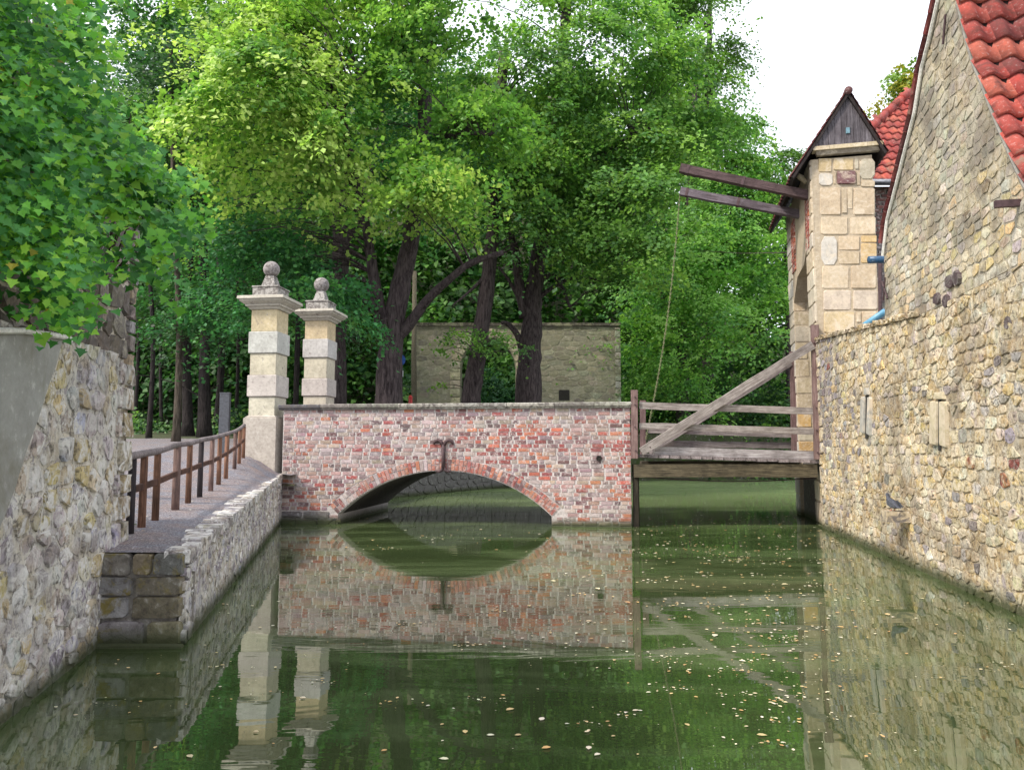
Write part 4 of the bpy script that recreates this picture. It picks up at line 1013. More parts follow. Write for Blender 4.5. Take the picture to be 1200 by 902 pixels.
for k in (-1, 1):
    m = MB(); b_ = tp + f_ * .01 + s_ * (.02 * k); m.tube([b_ + up * .05, b_ + up * .006], .004, 6)
    for tt in (-.5, 0, .5): m.tube([b_ + up * .006, b_ + up * .005 + f_ * .025 + s_ * (.018 * tt)], .0028, 5)
    m.build('leg', MS['red_paint'], pg)
    m = MB(); w0 = [(-.13, .052), (-.03, .045), (.04, .075), (.05, .11), (.0, .128), (-.07, .10)]
    m.prism([tp + f_ * x + up * z + s_ * (k * .048) for x, z in w0], s_ * (k * .008), (1, 1, 1)); o = m.build('wing', MS['slate'], pg)

# ------------------------------------------------------------------ gabled house on the moat wall
rng = random.Random(91)
far_e = [(1034.5, 372), (1035, 300), (1040, 258), (1053, 208), (1072, 133), (1080.5, 80), (1088, 52), (1099, 4), (1105, -30)]
near_e = [(1125, 3), (1133, 37), (1143, 73), (1152, 93), (1163, 123), (1177, 157), (1190, 187), (1203, 215), (1222, 245)]
fe_ = [ruv(*p) for p in far_e]; ne_ = [ruv(*p) for p in near_e]
apx = ruv(1113, -70)
hs = thing('gabled_house', rmap(fe_[0][0], fe_[0][1], 0), 'stone house with steep curved gable and red pantile roof at the right edge', 'house')
zb = fe_[0][1] - .35
lowr = (ne_[-1][0] + 3.0, ne_[-1][1] - 1.3)
gout = [(fe_[0][0], tz1 + .0)] + [(lowr[0], tz1 + .0)] + [lowr] + ne_[::-1] + [apx] + fe_[::-1][:-1]
hmap = lambda u, v, d: rmap(u, v, d - .02)
slab(gout, lambda u, v, d: hmap(u, v, d + .002), .5, MS['mortar_g'], 'gable_wall', hs)
pcs = []; inner = gout
for c in rubble_cells(inner, .175, .115, rng, jit=.2, rowvar=.4):
    cv = sum(p[1] for p in c) / len(c); cu = sum(p[0] for p in c) / len(c)
    lowk = max(0, min(1, (4.3 - cv) / 1.0))
    t = pick(WARM, rng, .15) if rng.random() < lowk else pick([(.41, .375, .30), (.46, .42, .33), (.36, .33, .28), (.50, .45, .32), (.44, .41, .35), (.54, .50, .42)], rng, .14)
    if rng.random() < .004: t = (.09, .07, .07)
    pcs.append(stone_piece(c, hmap, .009, rng.choice([.006, .009, .013]), t, rng, rough=.08, rnd=.10))
emit(hs, pcs, 'stone', MS['gable'])
def iron_bar(a, b, r=.012):
    m = MB(); pa, pb = rmap(*ruv(*a), .02), rmap(*ruv(*b), .02); m.tube([pa, pb], r, 6); m.build('iron_anchor', MS['iron'], hs)
iron_bar((1110.5, 17), (1107.5, 52), .014)
iron_bar((1039, 325), (1037, 352)); iron_bar((1035.5, 330), (1042, 350))
for (x0, y0, w, h) in ((1113, 330, 5, 9), (1121, 326, 5, 10), (1098, 350, 4, 8), (1109, 353, 4, 9), (1182, 378, 5, 9)):
    pl = [ruv(x0 + w * math.cos(t), y0 + h * math.sin(t)) for t in [2 * math.pi * k / 8 for k in range(8)]]; pl = pl if area(pl) > 0 else pl[::-1]
    s_ = stone_piece(pl, rmap, .002, .016, (.055, .03, .04), rng, rnd=0); o = rawobj('dark_stone', s_[0], s_[1], MS['lichen'], hs, tint=(.06, .035, .045))
# white lime edge along the far verge
m = MB(); m.tube([hmap(u + .02, v, .03) for u, v in fe_[1:]], .022, 6); m.build('verge_mortar', MS['lime'], hs)
m = MB(); m.tube([hmap(u - .02, v, .035) for u, v in ne_], .016, 6); m.build('verge_mortar', MS['concrete'], hs)
# pantiles on the slope that faces the viewer, and on the far slope
inw = -rn
tm_b = tint_variants(tile_mesh('pantile', .235, .36, .030, .018), TILEC)
def resample(poly, step):
    out = [Vector((*poly[0], 0))]; acc = 0
    pts = [Vector((*p, 0)) for p in poly]; 
    for a, b in zip(pts, pts[1:]):
        L = (b - a).length; s = step - acc
        while s <= L: out.append(a + (b - a) * (s / L)); s += step
        acc = (L - (s - step))
    return out
prof_n = resample([apx] + ne_ + [lowr], .265)
deck = MB()
for i in range(len(prof_n) - 1):
    a, b = prof_n[i], prof_n[i + 1]; A, B = rmap(a.x, a.y, 0), rmap(b.x, b.y, 0); d = (B - A).normalized(); nn = inw.cross(d).normalized(); nn = nn if nn.z > 0 else -nn
    xd = inw if (inw.cross(-d)).dot(nn) > 0 else -inw
    deck.add([A + rn * .0 + nn * .002, B + nn * .002, B + inw * 3.2 + nn * .002, A + inw * 3.2 + nn * .002], [(0, 1, 2, 3)], (.2, .1, .1))
    for c in range(12):
        o = B + inw * (.235 * c - .03 + (.0 if xd == inw else .235)) + nn * (.045) + d * .03
        ps = proj(o)
        if ps is None or ps[0] > 1290 or ps[1] < -120: continue
        place(rng.choice(tm_b), 'roof_tile', hs, o, xd, (-d - nn * .10).normalized(), xd.cross((-d - nn * .10).normalized()) )
deck.build('roof_deck', MS['wood_dark'], hs)
prof_f = resample([apx] + fe_[::-1][1:-1], .22)
for i in range(len(prof_f) - 1):
    a, b = prof_f[i], prof_f[i + 1]; A, B = rmap(a.x, a.y, 0), rmap(b.x, b.y, 0); d = (B - A).normalized(); nn = inw.cross(d).normalized(); nn = nn if nn.z > 0 else -nn
    xd = inw if (inw.cross(-d)).dot(nn) > 0 else -inw
    for c in range(3): place(rng.choice(tm_s), 'verge_tile', hs, B + inw * (.19 * c - .05 + (.0 if xd == inw else .19)) + nn * .03 + d * .02, xd, -d, nn, 1.12)
m = MB(); pb = ruv(1193, 238); m.box(rmap(pb[0], pb[1], .08), (.10, .02, .03), (rn, ru, up)); m.build('bracket', MS['iron'], hs)
# rainwater pipes between gatehouse and house
a = P(1018, 304.5, 12.2); b = P(1045, 304, 12.2); m = MB(); m.tube([a, b], .062, 12)
setp(m.build('rain_pipe', MS['blue_dark'], smooth=True), 'short dark blue pipe stub beside the sandstone gatehouse pier', 'pipe')
a = P(1002, 389, 12.4); b = P(1037, 365, 11.9); m = MB(); m.tube([a, b], .052, 12)
setp(m.build('rain_pipe', MS['blue'], smooth=True), 'light blue pipe slanting over the moat wall top', 'pipe')

# ------------------------------------------------------------------ back building with hipped red roof
rng = random.Random(95)
bb = thing('rear_building', P(1040, 400, 15.5), 'brick building with hipped red tile roof behind the gatehouse', 'building')
YE = 15.6; z_e = P(1040, 213, YE).z; x0e = P(958, 213, YE).x
xw = P(1012, 213, YE).x; m = MB(); m.box((xw + 3.5, YE + 1.0, z_e / 2 + .3), (3.5, .7, z_e / 2 - .3)); m.build('wall', MS['concrete'], bb)
pcs = []; v = z_e - 2.6; wm_ = lambda u, v, d: Vector((x0e + u, YE + .3 - d, v)); row = 0
while v < z_e - .05:
    u = xw - x0e + .02 + (.12 if row % 2 else 0)
    while u < xw - x0e + 1.7:
        pcs.append(stone_piece([(u, v), (u + .24, v), (u + .24, v + .078), (u, v + .078)], wm_, .006, .02, pick([(.13, .045, .05), (.10, .04, .045), (.17, .06, .055)] if v > z_e - 1.2 else [(.17, .13, .14), (.13, .10, .11)], rng), rng, rnd=0)); u += .246
    v += .084; row += 1
emit(bb, pcs, 'brick', MS['brick'])
m = MB(); m.tube([(x0e - .1, YE - .05, z_e - .03), (x0e + 8, YE - .05, z_e - .03)], .07, 10); m.build('gutter', MS['zinc'], bb, smooth=True)
pa = P(1027.5, 216, 14.9); m = MB(); m.tube([P(1031.5, 300, 12.6), P(1031.5, 376, 12.6)], .035, 8); m.build('downpipe', MS['iron'], bb)
hipT = None; sl = math.radians(52); o0 = Vector((x0e, YE, z_e)); up_s = Vector((0, math.cos(sl), math.sin(sl))); nn = Vector((0, -math.sin(sl), math.cos(sl)))
rp = (o0, nn); A1 = W(1022, 150, rp); A2 = W(1079, 96, rp)
hs_ = (A2 - A1); U = lambda p: ((p - o0).x, (p - o0).dot(up_s)); h1, h2 = U(A1), U(A2); kx = (h2[0] - h1[0]) / (h2[1] - h1[1])
x_at = lambda s: h1[0] + (s - h1[1]) * kx
m = MB(); m.add([o0 + Vector((x_at(0), 0, 0)), o0 + Vector((8, 0, 0)), o0 + Vector((8, 0, 0)) + up_s * 4.2, o0 + Vector((x_at(4.2), 0, 0)) + up_s * 4.2, o0 + Vector((x_at(0), 3, 0)), ], [(0, 1, 2, 3), (0, 3, 4)], (.2, .1, .1)); m.build('roof_deck', MS['wood_dark'], bb)
s = 0; r = 0; rows_ = []
while s < 4.1:
    for c in range(40):
        x = .215 * c
        if x + .14 < x_at(s + .1) or x > x_at(0) + 4.2: continue
        o = o0 + Vector((x, 0, 0)) + up_s * s + nn * .05
        pj = proj(o)
        if pj and (pj[0] > 1130 or pj[0] < 1000): continue
        place(rng.choice(tm_b), 'roof_tile', bb, o, Vector((1, 0, 0)), (up_s - nn * .08).normalized(), Vector((1, 0, 0)).cross((up_s - nn * .08).normalized()), (.915, .95, .8))
    s += .29
s = 0.3
while s < 4.1:
    a = o0 + Vector((x_at(s), 0, 0)) + up_s * s + nn * .05; b = o0 + Vector((x_at(s + .42), 0, 0)) + up_s * (s + .42) + nn * .05
    m = MB(); m.tube([a, b], [.115, .09], 10, rng.choice([(.44, .06, .045), (.36, .04, .035)])); m.build('hip_tile', MS['tile'], bb, smooth=True); s += .38

# ------------------------------------------------------------------ ruined wall behind the trees
rng = random.Random(99)
YR = 36.0; rmp = wallmap((0, YR, 0), (1, 0, 0), (0, -1, 0))
ruv2 = lambda px, py: (P(px, py, YR).x, P(px, py, YR).z)
ru_ = thing('ruined_wall', P(600, 500, YR), 'free standing old olive grey wall with arched gateway behind the linden trunks', 'wall')
zt = ruv2(600, 381)[1]; x0r, x1r = ruv2(486, 430)[0], ruv2(727, 430)[0]; zg = 1.9
oa, ob_ = ruv2(540, 440)[0], ruv2(604, 440)[0]; ocx = (oa + ob_) / 2; zsp = ruv2(575, 432)[1]; rad = (ob_ - oa) / 2; hgt = ruv2(575, 397)[1] - zsp
lx, lz = ruv2(661, 462); lw2 = .28
arcr = [(ocx + rad * math.cos(t), zsp + hgt * math.sin(t)) for t in [math.pi * i / 16 for i in range(17)]]
out_r = [(x0r, zg - 1), (oa, zg - 1)] + arcr[::-1] + [(ob_, zg - 1), (x1r, zg - 1), (x1r, zt - .1), (ob_ + 1, zt), (x0r, zt - .02)]
slab(out_r, rmp, .9, MS['ruin_mortar'], 'wall_core', ru_)
pcs = []
for c in rubble_cells(out_r, .55, .26, rng, jit=.3):
    cu = sum(p[0] for p in c) / len(c); cv = sum(p[1] for p in c) / len(c)
    if oa - .5 < cu < ob_ + .5 and (cv < zsp or ((cu - ocx) / (rad + .55)) ** 2 + ((cv - zsp) / (hgt + .55)) ** 2 < 1): continue
    if abs(cu - lx) < .45 and abs(cv - lz) < .3: continue
    pcs.append(stone_piece(c, rmp, .015, rng.choice([.008, .012, .018]), pick([(.31, .30, .21), (.35, .335, .24), (.26, .25, .18), (.22, .21, .16), (.38, .36, .26)], rng), rng, rough=.15))
emit(ru_, pcs, 'stone', MS['ruin'], limit=250)
for i in range(14):
    t0, t1 = math.pi * i / 14, math.pi * (i + 1) / 14; e = lambda t, k: (ocx + (rad + k) * math.cos(t), zsp + (hgt + k) * math.sin(t))
    s_ = stone_piece([e(t0, .02), e(t0, .55), e(t1, .55), e(t1, .02)], rmp, .01, .06, (.3, .25, .16), rng, rnd=.03, back=.3); rawobj('arch_stone', s_[0], s_[1], MS['ruin'], ru_, tint=pick([(.50, .455, .32)], rng))
for xx, kk in ((oa, -1), (ob_, 1)):
    z = zg
    while z < zsp - .02:
        h = min(.42, zsp - z); p = [(xx, z), (xx + .55 * kk, z), (xx + .55 * kk, z + h), (xx, z + h)]; p = p if area(p) > 0 else p[::-1]
        s_ = stone_piece(p, rmp, .01, .06, (.3, .25, .16), rng, rnd=.04, back=.3); rawobj('jamb_stone', s_[0], s_[1], MS['ruin'], ru_, tint=pick([(.50, .455, .32)], rng)); z += h
m = MB(); m.prism([rmp(x, z, .02) for x, z in ((lx - .26, lz - .3), (lx + .26, lz - .3), (lx + .26, lz + .22), (lx - .26, lz + .22))], (0, .003, 0)); m.build('loophole', MS['dark_void'], ru_)
u = x0r - .05
while u < x1r:
    w = min(rng.uniform(.7, 1.2), x1r + .05 - u); m = MB(); m.box((u + w / 2, YR + .42, zt + .03), (w / 2 - .01, .52, .06 + rng.uniform(0, .03)), None, (.06, .055, .045)); m.build('cap_slab', MS['ruin'], ru_); u += w
z = zg
while z < zt - .1:
    h = min(.36, zt - .1 - z); s_ = stone_piece([(x1r - .28, z), (x1r + .03, z), (x1r + .03, z + h), (x1r - .28, z + h)], rmp, .008, .06, (1, 1, 1), rng, back=.4, rnd=.05); rawobj('quoin', s_[0], s_[1], MS['ruin'], ru_, tint=pick([(.48, .46, .38)], rng)); z += h

# small things behind the bridge
m = MB(); m.tube([P(485.5, 520, 34.0), P(485, 420, 34), P(486, 318, 34)], [.14, .12, .10], 8); setp(m.build('wooden_pole', MS['pole'], smooth=True), 'tall weathered wooden pole at the left end of the ruined wall', 'pole')
sg = thing('road_sign', P(468, 500, 21.2), 'blue round road sign with small white plate beside the trunk', 'sign')
c = P(468.5, 422, 23.3); b = P(469, 505, 23.3); m = MB(); m.tube([b, P(470, 415, 23.4)], .035, 8); m.build('pole', MS['sign_white'], sg)
m = MB(); m.tube([c + Vector((0, -.05, 0)), c + Vector((0, -.07, 0))], .19, 20); m.build('sign_disc', MS['sign_blue'], sg)
c = P(468.5, 438, 23.3); m = MB(); m.box(c + Vector((0, -.06, 0)), (.12, .01, .10)); m.build('sign_plate', MS['sign_white'], sg)
m = MB(); a = P(481, 478, 24); m.tube([a, P(481, 466, 24)], [.07, .06], 10); m.tube([P(481, 466, 24), P(481, 463, 24)], [.085, .03], 10); setp(m.build('bollard', MS['red_paint']), 'small red bollard top just above the bridge coping', 'bollard')
m = MB(); a = P(263.5, 483, 15.5); m.box((a.x, a.y, (P(263, 461, 15.5).z + 1.1) / 2), (.10, .05, (P(263, 461, 15.5).z - 1.1) / 2)); m.box((a.x, a.y, P(263, 461, 15.5).z + .008), (.105, .055, .012)); setp(m.build('information_board', MS['slate']), 'narrow slate grey stele behind the path fence', 'sign')
m = MB(); m.tube([P(820, 294, 30), P(870, 297, 26), P(925, 296, 17.2)], .012, 5); setp(m.build('overhead_wire', MS['iron']), 'thin dark wire running from trees to the gatehouse', 'wire')

# ------------------------------------------------------------------ trees
NPR = np.random.default_rng(5)
def np_mesh(name, V, n_per, tri_idx, C, mat, parent, kind=None, smooth=False, origin=None):
    """V (N, k, 3) leaves of k verts each, faces by tri_idx (m,3) per leaf"""
    Nl, k, _ = V.shape; o0 = np.array(origin) if origin is not None else V.reshape(-1, 3).mean(0)
    me = bpy.data.meshes.new(name); vv = (V.reshape(-1, 3) - o0).astype(np.float32)
    me.vertices.add(len(vv)); me.vertices.foreach_set('co', vv.ravel())
    T = np.array(tri_idx); nf = len(T); fi = (np.arange(Nl)[:, None, None] * k + T[None]).reshape(-1)
    me.loops.add(len(fi)); me.loops.foreach_set('vertex_index', fi.astype(np.int32))
    me.polygons.add(Nl * nf); me.polygons.foreach_set('loop_start', (np.arange(Nl * nf) * T.shape[1]).astype(np.int32))
    at = me.attributes.new('tint', 'FLOAT_COLOR', 'POINT'); cc = np.ones((Nl, k, 4), np.float32); cc[:, :, :3] = C[:, None, :]; at.data.foreach_set('color', cc.ravel())
    me.update(calc_edges=True); me.validate(); me.materials.append(mat)
    o = bpy.data.objects.new(name, me); COL.objects.link(o); loc = Vector(o0)
    if parent: o.parent = parent; loc -= wloc(parent)
    o.location = loc
    if kind: o['kind'] = kind
    return o
def orient(n):
    n = n / np.linalg.norm(n, axis=1, keepdims=True); r = NPR.normal(size=n.shape); a = r - n * (r * n).sum(1, keepdims=True); a /= np.linalg.norm(a, axis=1, keepdims=True); return n, a, np.cross(n, a)
DIA = np.array([[0, 0, 0], [.5, .42, .10], [1.0, 0, -.06], [.5, -.42, .10]])
DT = [[0, 1, 2], [0, 2, 3]]
def crown(ells, ncl, nleaf, size, pal, spread=(.42, .20), droop=.35, shellp=.45, gap=.0, updir=.9, vary=.25, hi=None, per=20, boughp=.93, base=None):
    """leaf sprays in a set of ellipsoids (centre, radii, weight); returns leaf verts, colours, spray centres"""
    w = np.array([e[1][0] * e[1][1] * e[1][2] * (e[2] if len(e) > 2 else 1) for e in ells]) ** .75; idx = NPR.choice(len(ells), ncl, p=w / w.sum())
    Cc = np.array([tuple(e[0]) for e in ells])[idx]; Rr = np.array([e[1] for e in ells])[idx]
    d = NPR.normal(size=(ncl, 3)); d /= np.linalg.norm(d, axis=1, keepdims=True); r = NPR.random(ncl) ** shellp
    ctr = Cc + d * Rr * r[:, None]
    if gap:
        g = np.sin(ctr[:, 0] * 1.7 + ctr[:, 2] * 1.1) + np.sin(ctr[:, 1] * 1.3 - ctr[:, 2] * 2.3 + 1) + np.sin(ctr[:, 0] * .9 - ctr[:, 1] * .7 + ctr[:, 2] * .6)
        keep = g > gap - 3; ctr, d, r = ctr[keep], d[keep], r[keep]; idx = idx[keep]
    # sprays hang together in layered boughs
    nb = max(3, len(ctr) // per); bi = NPR.integers(0, nb, len(ctr)); bc, bd = ctr[:nb], d[:nb]
    bo = bd * np.array([1, 1, .25]); bnv = np.stack([bo[:, 0] * .55, bo[:, 1] * .55, np.full(nb, 1.0)], 1); bnv, ba, bb_ = orient(bnv)
    q = NPR.normal(size=(len(ctr), 3)); bs = spread[0] * 2.1 * NPR.uniform(.6, 1.35, nb)[bi]
    rad = np.sqrt(q[:, 0] ** 2 + q[:, 1] ** 2)
    nctr = bc[bi] + ba[bi] * (q[:, 0] * bs)[:, None] + bb_[bi] * (q[:, 1] * bs * .8)[:, None] + bnv[bi] * (q[:, 2] * bs * .16 - .22 * rad ** 2 * bs)[:, None]
    keepb = NPR.random(len(ctr)) < boughp
    ctr = np.where(keepb[:, None], nctr, ctr); d = np.where(keepb[:, None], bd[bi], d)
    n = len(ctr); sz = NPR.uniform(.5, 1.15, n)
    li = np.repeat(np.arange(n), nleaf); M = len(li)
    # each spray is a tilted, drooping fan
    out = d * np.array([1, 1, .4]); sn = np.stack([out[:, 0] * droop, out[:, 1] * droop, np.full(n, 1.0)], 1) + NPR.normal(scale=.22, size=(n, 3)); sn, sa, sb = orient(sn)
    u = NPR.normal(size=M) * spread[0] * sz[li]; v = NPR.normal(size=M) * spread[0] * .75 * sz[li]; h = NPR.normal(size=M) * spread[1] * sz[li]
    rr = np.sqrt(u * u + v * v); pos = ctr[li] + sa[li] * u[:, None] + sb[li] * v[:, None] + sn[li] * (h - .45 * rr * rr / spread[0])[:, None]
    ln_ = np.stack([out[li, 0] * .8, out[li, 1] * .8, np.full(M, updir)], 1) + NPR.normal(scale=.45, size=(M, 3)); ln_, la, lb = orient(ln_)
    s = size * NPR.uniform(.65, 1.3, M)
    V = pos[:, None, :] + s[:, None, None] * (DIA[None, :, 0:1] * la[:, None] + DIA[None, :, 1:2] * lb[:, None] + DIA[None, :, 2:3] * ln_[:, None])
    P_ = np.array(pal); ci = NPR.integers(0, len(P_), n); C = P_[ci][li] * NPR.uniform(1 - vary, 1 + vary, M)[:, None] * NPR.uniform(.85, 1.15, n)[li][:, None]
    if base is not None:                                       # lowest leaves of a crown hang no lower than its browse line
        k = V[:, 0, 2] > base + .35 * np.sin(V[:, 0, 0] * 1.7) + .25 * np.sin(V[:, 0, 1] * 2.3); V, C = V[k], C[k]; ctr = ctr[ctr[:, 2] > base]
    return V, np.clip(C, .003, .9), ctr
def limb_tube(pts, r0, r1, n=10, seed=1, wig=.05):
    rg = random.Random(seed); Q = [Vector(p) for p in pts]; out = []
    for i in range(len(Q) - 1):
        for k in range(4):
            t = k / 4; p0 = Q[max(i - 1, 0)]; p1, p2 = Q[i], Q[i + 1]; p3 = Q[min(i + 2, len(Q) - 1)]
            out.append(.5 * ((2 * p1) + (p2 - p0) * t + (2 * p0 - 5 * p1 + 4 * p2 - p3) * t * t + (3 * p1 - p0 - 3 * p2 + p3) * t ** 3) + Vector((rg.uniform(-1, 1), rg.uniform(-1, 1), 0)) * wig * r0)
    out.append(Q[-1]); L = len(out); rd = [r0 + (r1 - r0) * (i / (L - 1)) ** .8 for i in range(L)]
    return out, [r * rg.uniform(.94, 1.07) for r in rd]
def twigs(tree, limbs, ctrs, count, r, mat):
    m = MB(); rg = random.Random(7); pts = [p for l in limbs for p in l]
    for c in ctrs[:count]:
        c = Vector(c); best = min(pts, key=lambda p: (p - c).length + (3 if p.z > c.z else 0)); L = (c - best).length
        if L > 7 or L < .3: continue
        mid = best.lerp(c, .5) + Vector((rg.uniform(-.1, .1), rg.uniform(-.1, .1), .12)) * L; q = best.lerp(mid, .5) + Vector((0, 0, .04 * L))
        m.tube([best, q, mid, c], [r * (1 + L * .12), r * .8, r * .55, r * .2], 5, cap=False)
    m.build('twigs', mat, tree, smooth=True, kind='stuff')
def el(px, py, rx, ry, Y, dr, w=1.0):
    c = P(px, py, Y); k = Y / F; return (tuple(c), (rx * k, dr, ry * k), w)
YG = [(.38, .54, .13), (.27, .45, .095), (.48, .61, .18), (.15, .31, .07)]  # sunlit look of the linden's upper boughs put into the leaf colour
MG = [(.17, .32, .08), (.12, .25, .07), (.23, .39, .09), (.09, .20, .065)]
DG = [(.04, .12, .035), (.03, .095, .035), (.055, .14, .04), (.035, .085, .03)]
def tree(name, base, label, limbs, crowns, twn=60, group=None, lm='leaf', bmat='bark', flare=True):
    """limbs: (points, r0, r1); first one is the trunk. crowns: dict args"""
    t = thing(name, base, label, 'tree', group); ls = []
    for i, (pts, r0, r1) in enumerate(limbs):
        out, rd = limb_tube(pts, r0, r1, seed=i + int(base[0] * 10))
        if i == 0 and flare:
            rd = [r * (1 + .35 * math.exp(-(p.z - out[0].z) / .6)) for p, r in zip(out, rd)]
        ls.append(out); m = MB(); m.tube(out, rd, 12 if r0 > .15 else 7); m.build('trunk' if i == 0 else 'limb', MS[bmat], t, smooth=True)
    for k, cr in enumerate(crowns):
        V, C, ctr = crown(**cr); o = np_mesh('crown', V, 4, DT, C, MS[lm], t)
        if twn: twigs(t, ls, ctr[::max(1, len(ctr) // twn)], twn, .03, MS[bmat])
    return t
def gz(px, Y): x = P(px, 500, Y).x; return hz(x, Y) - .15
def B(px, Y): return Vector((P(px, 500, Y).x, Y, gz(px, Y)))

# T1: big linden with the yellow-green boughs, nearest
Y1 = 22.5
t1 = [([B(455, Y1), P(456, 440, Y1), P(458, 405, Y1), P(466, 350, Y1), P(478, 300, Y1), P(486, 240, Y1 - .3), P(496, 170, Y1 - .4), P(500, 60, Y1), P(504, -60, Y1)], .46, .16),
      ([P(458, 402, Y1), P(446, 370, Y1 - .1), P(437, 320, Y1 - .3), P(430, 270, Y1 - .4), P(415, 200, Y1 - 1), P(398, 120, Y1 - 1.5)], .26, .09),
      ([P(462, 398, Y1), P(478, 382, Y1 - .1), P(500, 352, Y1 - .4), P(524, 330, Y1 - .8), P(552, 308, Y1 - 1), P(590, 296, Y1 - 1)], .20, .08),
      ([P(497, 160, Y1), P(530, 160, Y1 - 1), P(548, 156, Y1 - 1.5), P(575, 158, Y1 - 2)], .12, .05),
      ([P(498, 100, Y1), P(470, 62, Y1 - 1), P(440, 80, Y1 - 1.5), P(410, 100, Y1 - 2)], .13, .05)]
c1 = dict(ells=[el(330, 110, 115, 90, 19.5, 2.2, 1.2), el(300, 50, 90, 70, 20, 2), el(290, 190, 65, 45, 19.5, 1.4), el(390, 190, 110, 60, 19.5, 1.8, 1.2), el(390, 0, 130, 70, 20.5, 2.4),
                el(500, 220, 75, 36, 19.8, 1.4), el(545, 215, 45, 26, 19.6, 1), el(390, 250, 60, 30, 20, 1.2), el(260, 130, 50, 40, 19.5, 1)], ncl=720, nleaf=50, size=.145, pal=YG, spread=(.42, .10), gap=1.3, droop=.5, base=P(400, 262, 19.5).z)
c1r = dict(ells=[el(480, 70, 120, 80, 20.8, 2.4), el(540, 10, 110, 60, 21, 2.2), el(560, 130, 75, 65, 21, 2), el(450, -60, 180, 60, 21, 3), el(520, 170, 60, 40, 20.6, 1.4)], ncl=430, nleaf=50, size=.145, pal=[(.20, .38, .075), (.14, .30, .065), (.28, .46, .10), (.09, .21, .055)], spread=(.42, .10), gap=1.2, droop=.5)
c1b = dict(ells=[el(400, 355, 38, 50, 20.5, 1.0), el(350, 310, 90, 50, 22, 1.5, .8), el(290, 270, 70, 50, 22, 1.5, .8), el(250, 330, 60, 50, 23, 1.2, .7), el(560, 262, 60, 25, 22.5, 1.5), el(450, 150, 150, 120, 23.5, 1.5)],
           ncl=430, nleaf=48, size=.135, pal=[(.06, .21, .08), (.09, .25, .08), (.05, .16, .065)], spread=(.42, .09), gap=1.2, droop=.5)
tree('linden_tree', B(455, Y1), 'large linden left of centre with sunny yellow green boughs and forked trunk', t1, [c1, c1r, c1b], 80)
# T0: trunk left of it
Y0 = 26.0
tree('linden_tree', B(395, Y0), 'linden whose thick dark trunk stands behind the farther gate pillar', [([B(392, Y0), P(392, 420, Y0), P(396, 340, Y0), P(400, 270, Y0), P(392, 150, Y0), P(385, 0, Y0)], .50, .2), ([P(398, 290, Y0), P(425, 240, Y0), P(450, 120, Y0)], .22, .08)],
     [dict(ells=[el(330, 30, 130, 90, 27, 3), el(380, 150, 120, 80, 27.5, 2.5), el(300, 230, 90, 80, 28, 2), el(240, 130, 70, 90, 28, 2), el(175, 40, 80, 60, 29, 2, 1.3), el(180, 120, 60, 70, 29, 2), el(120, 20, 50, 40, 29, 2)], ncl=620, nleaf=54, size=.15, pal=MG, spread=(.5, .12), gap=1.6)], 50)
# T2: slim leaning trunk before the ruin
Y2 = 29.5
tree('linden_tree', B(549, Y2), 'slim leaning linden trunk in front of the ruined archway', [([B(549, Y2), P(553, 460, Y2), P(562, 400, Y2), P(570, 340, Y2), P(576, 290, Y2), P(582, 200, Y2), P(590, 60, Y2)], .44, .2),
      ([P(573, 320, Y2), P(550, 342, Y2 - .3), P(530, 358, Y2 - .8)], .10, .03)],
     [dict(ells=[el(545, 392, 32, 9, 28.3, .5), el(588, 384, 30, 12, 28.3, .5), el(560, 408, 20, 7, 28.3, .5)], ncl=26, nleaf=40, size=.12, pal=MG, spread=(.35, .08)),
      dict(ells=[el(590, 120, 130, 110, 28.5, 3), el(620, 240, 90, 60, 28.5, 2)], ncl=460, nleaf=48, size=.155, pal=MG, spread=(.45, .10), gap=1.2, base=P(590, 318, 28.5).z)], 70)
# T3: thick forking trunk right of the arch
Y3 = 31.0
tree('linden_tree', B(618, Y3), 'thick linden trunk forking above the ruined wall, right of the archway', [([B(619, Y3), P(620, 440, Y3), P(622, 400, Y3), P(624, 365, Y3), P(628, 320, Y3), P(640, 250, Y3), P(655, 120, Y3), P(665, 0, Y3)], .60, .2),
      ([P(616, 372, Y3), P(610, 340, Y3), P(606, 310, Y3 - .2), P(600, 280, Y3 - .4), P(585, 240, Y3 - .8)], .28, .12), ([P(612, 410, Y3), P(606, 392, Y3 - .2), P(596, 380, Y3 - .3), P(588, 378, Y3 - .4)], .17, .08),
      ([P(632, 330, Y3), P(648, 322, Y3), P(660, 340, Y3 - .3), P(668, 360, Y3 - .4)], .15, .06), ([P(630, 350, Y3), P(646, 338, Y3), P(672, 326, Y3), P(715, 330, Y3 - 1)], .13, .05), ([P(645, 240, Y3), P(690, 190, Y3 - 1), P(740, 160, Y3 - 2)], .2, .07),
      ([P(608, 350, Y3), P(596, 328, Y3), P(584, 312, Y3)], .10, .05)],
     [dict(ells=[el(690, 90, 120, 110, 28.5, 3.2, 1.2), el(640, 180, 100, 70, 28, 2.5), el(740, 200, 100, 80, 28.5, 3), el(720, 290, 100, 55, 28.5, 2.2), el(640, 290, 60, 28, 28.5, 1.4), el(780, 120, 90, 90, 29.5, 3), el(640, -30, 200, 60, 29, 3)],
           base=P(700, 335, 28.5).z, ncl=1150, nleaf=50, size=.165, pal=[(.20, .37, .085), (.14, .29, .075), (.27, .44, .10), (.09, .21, .06)], spread=(.50, .12), gap=1.2)], 120)
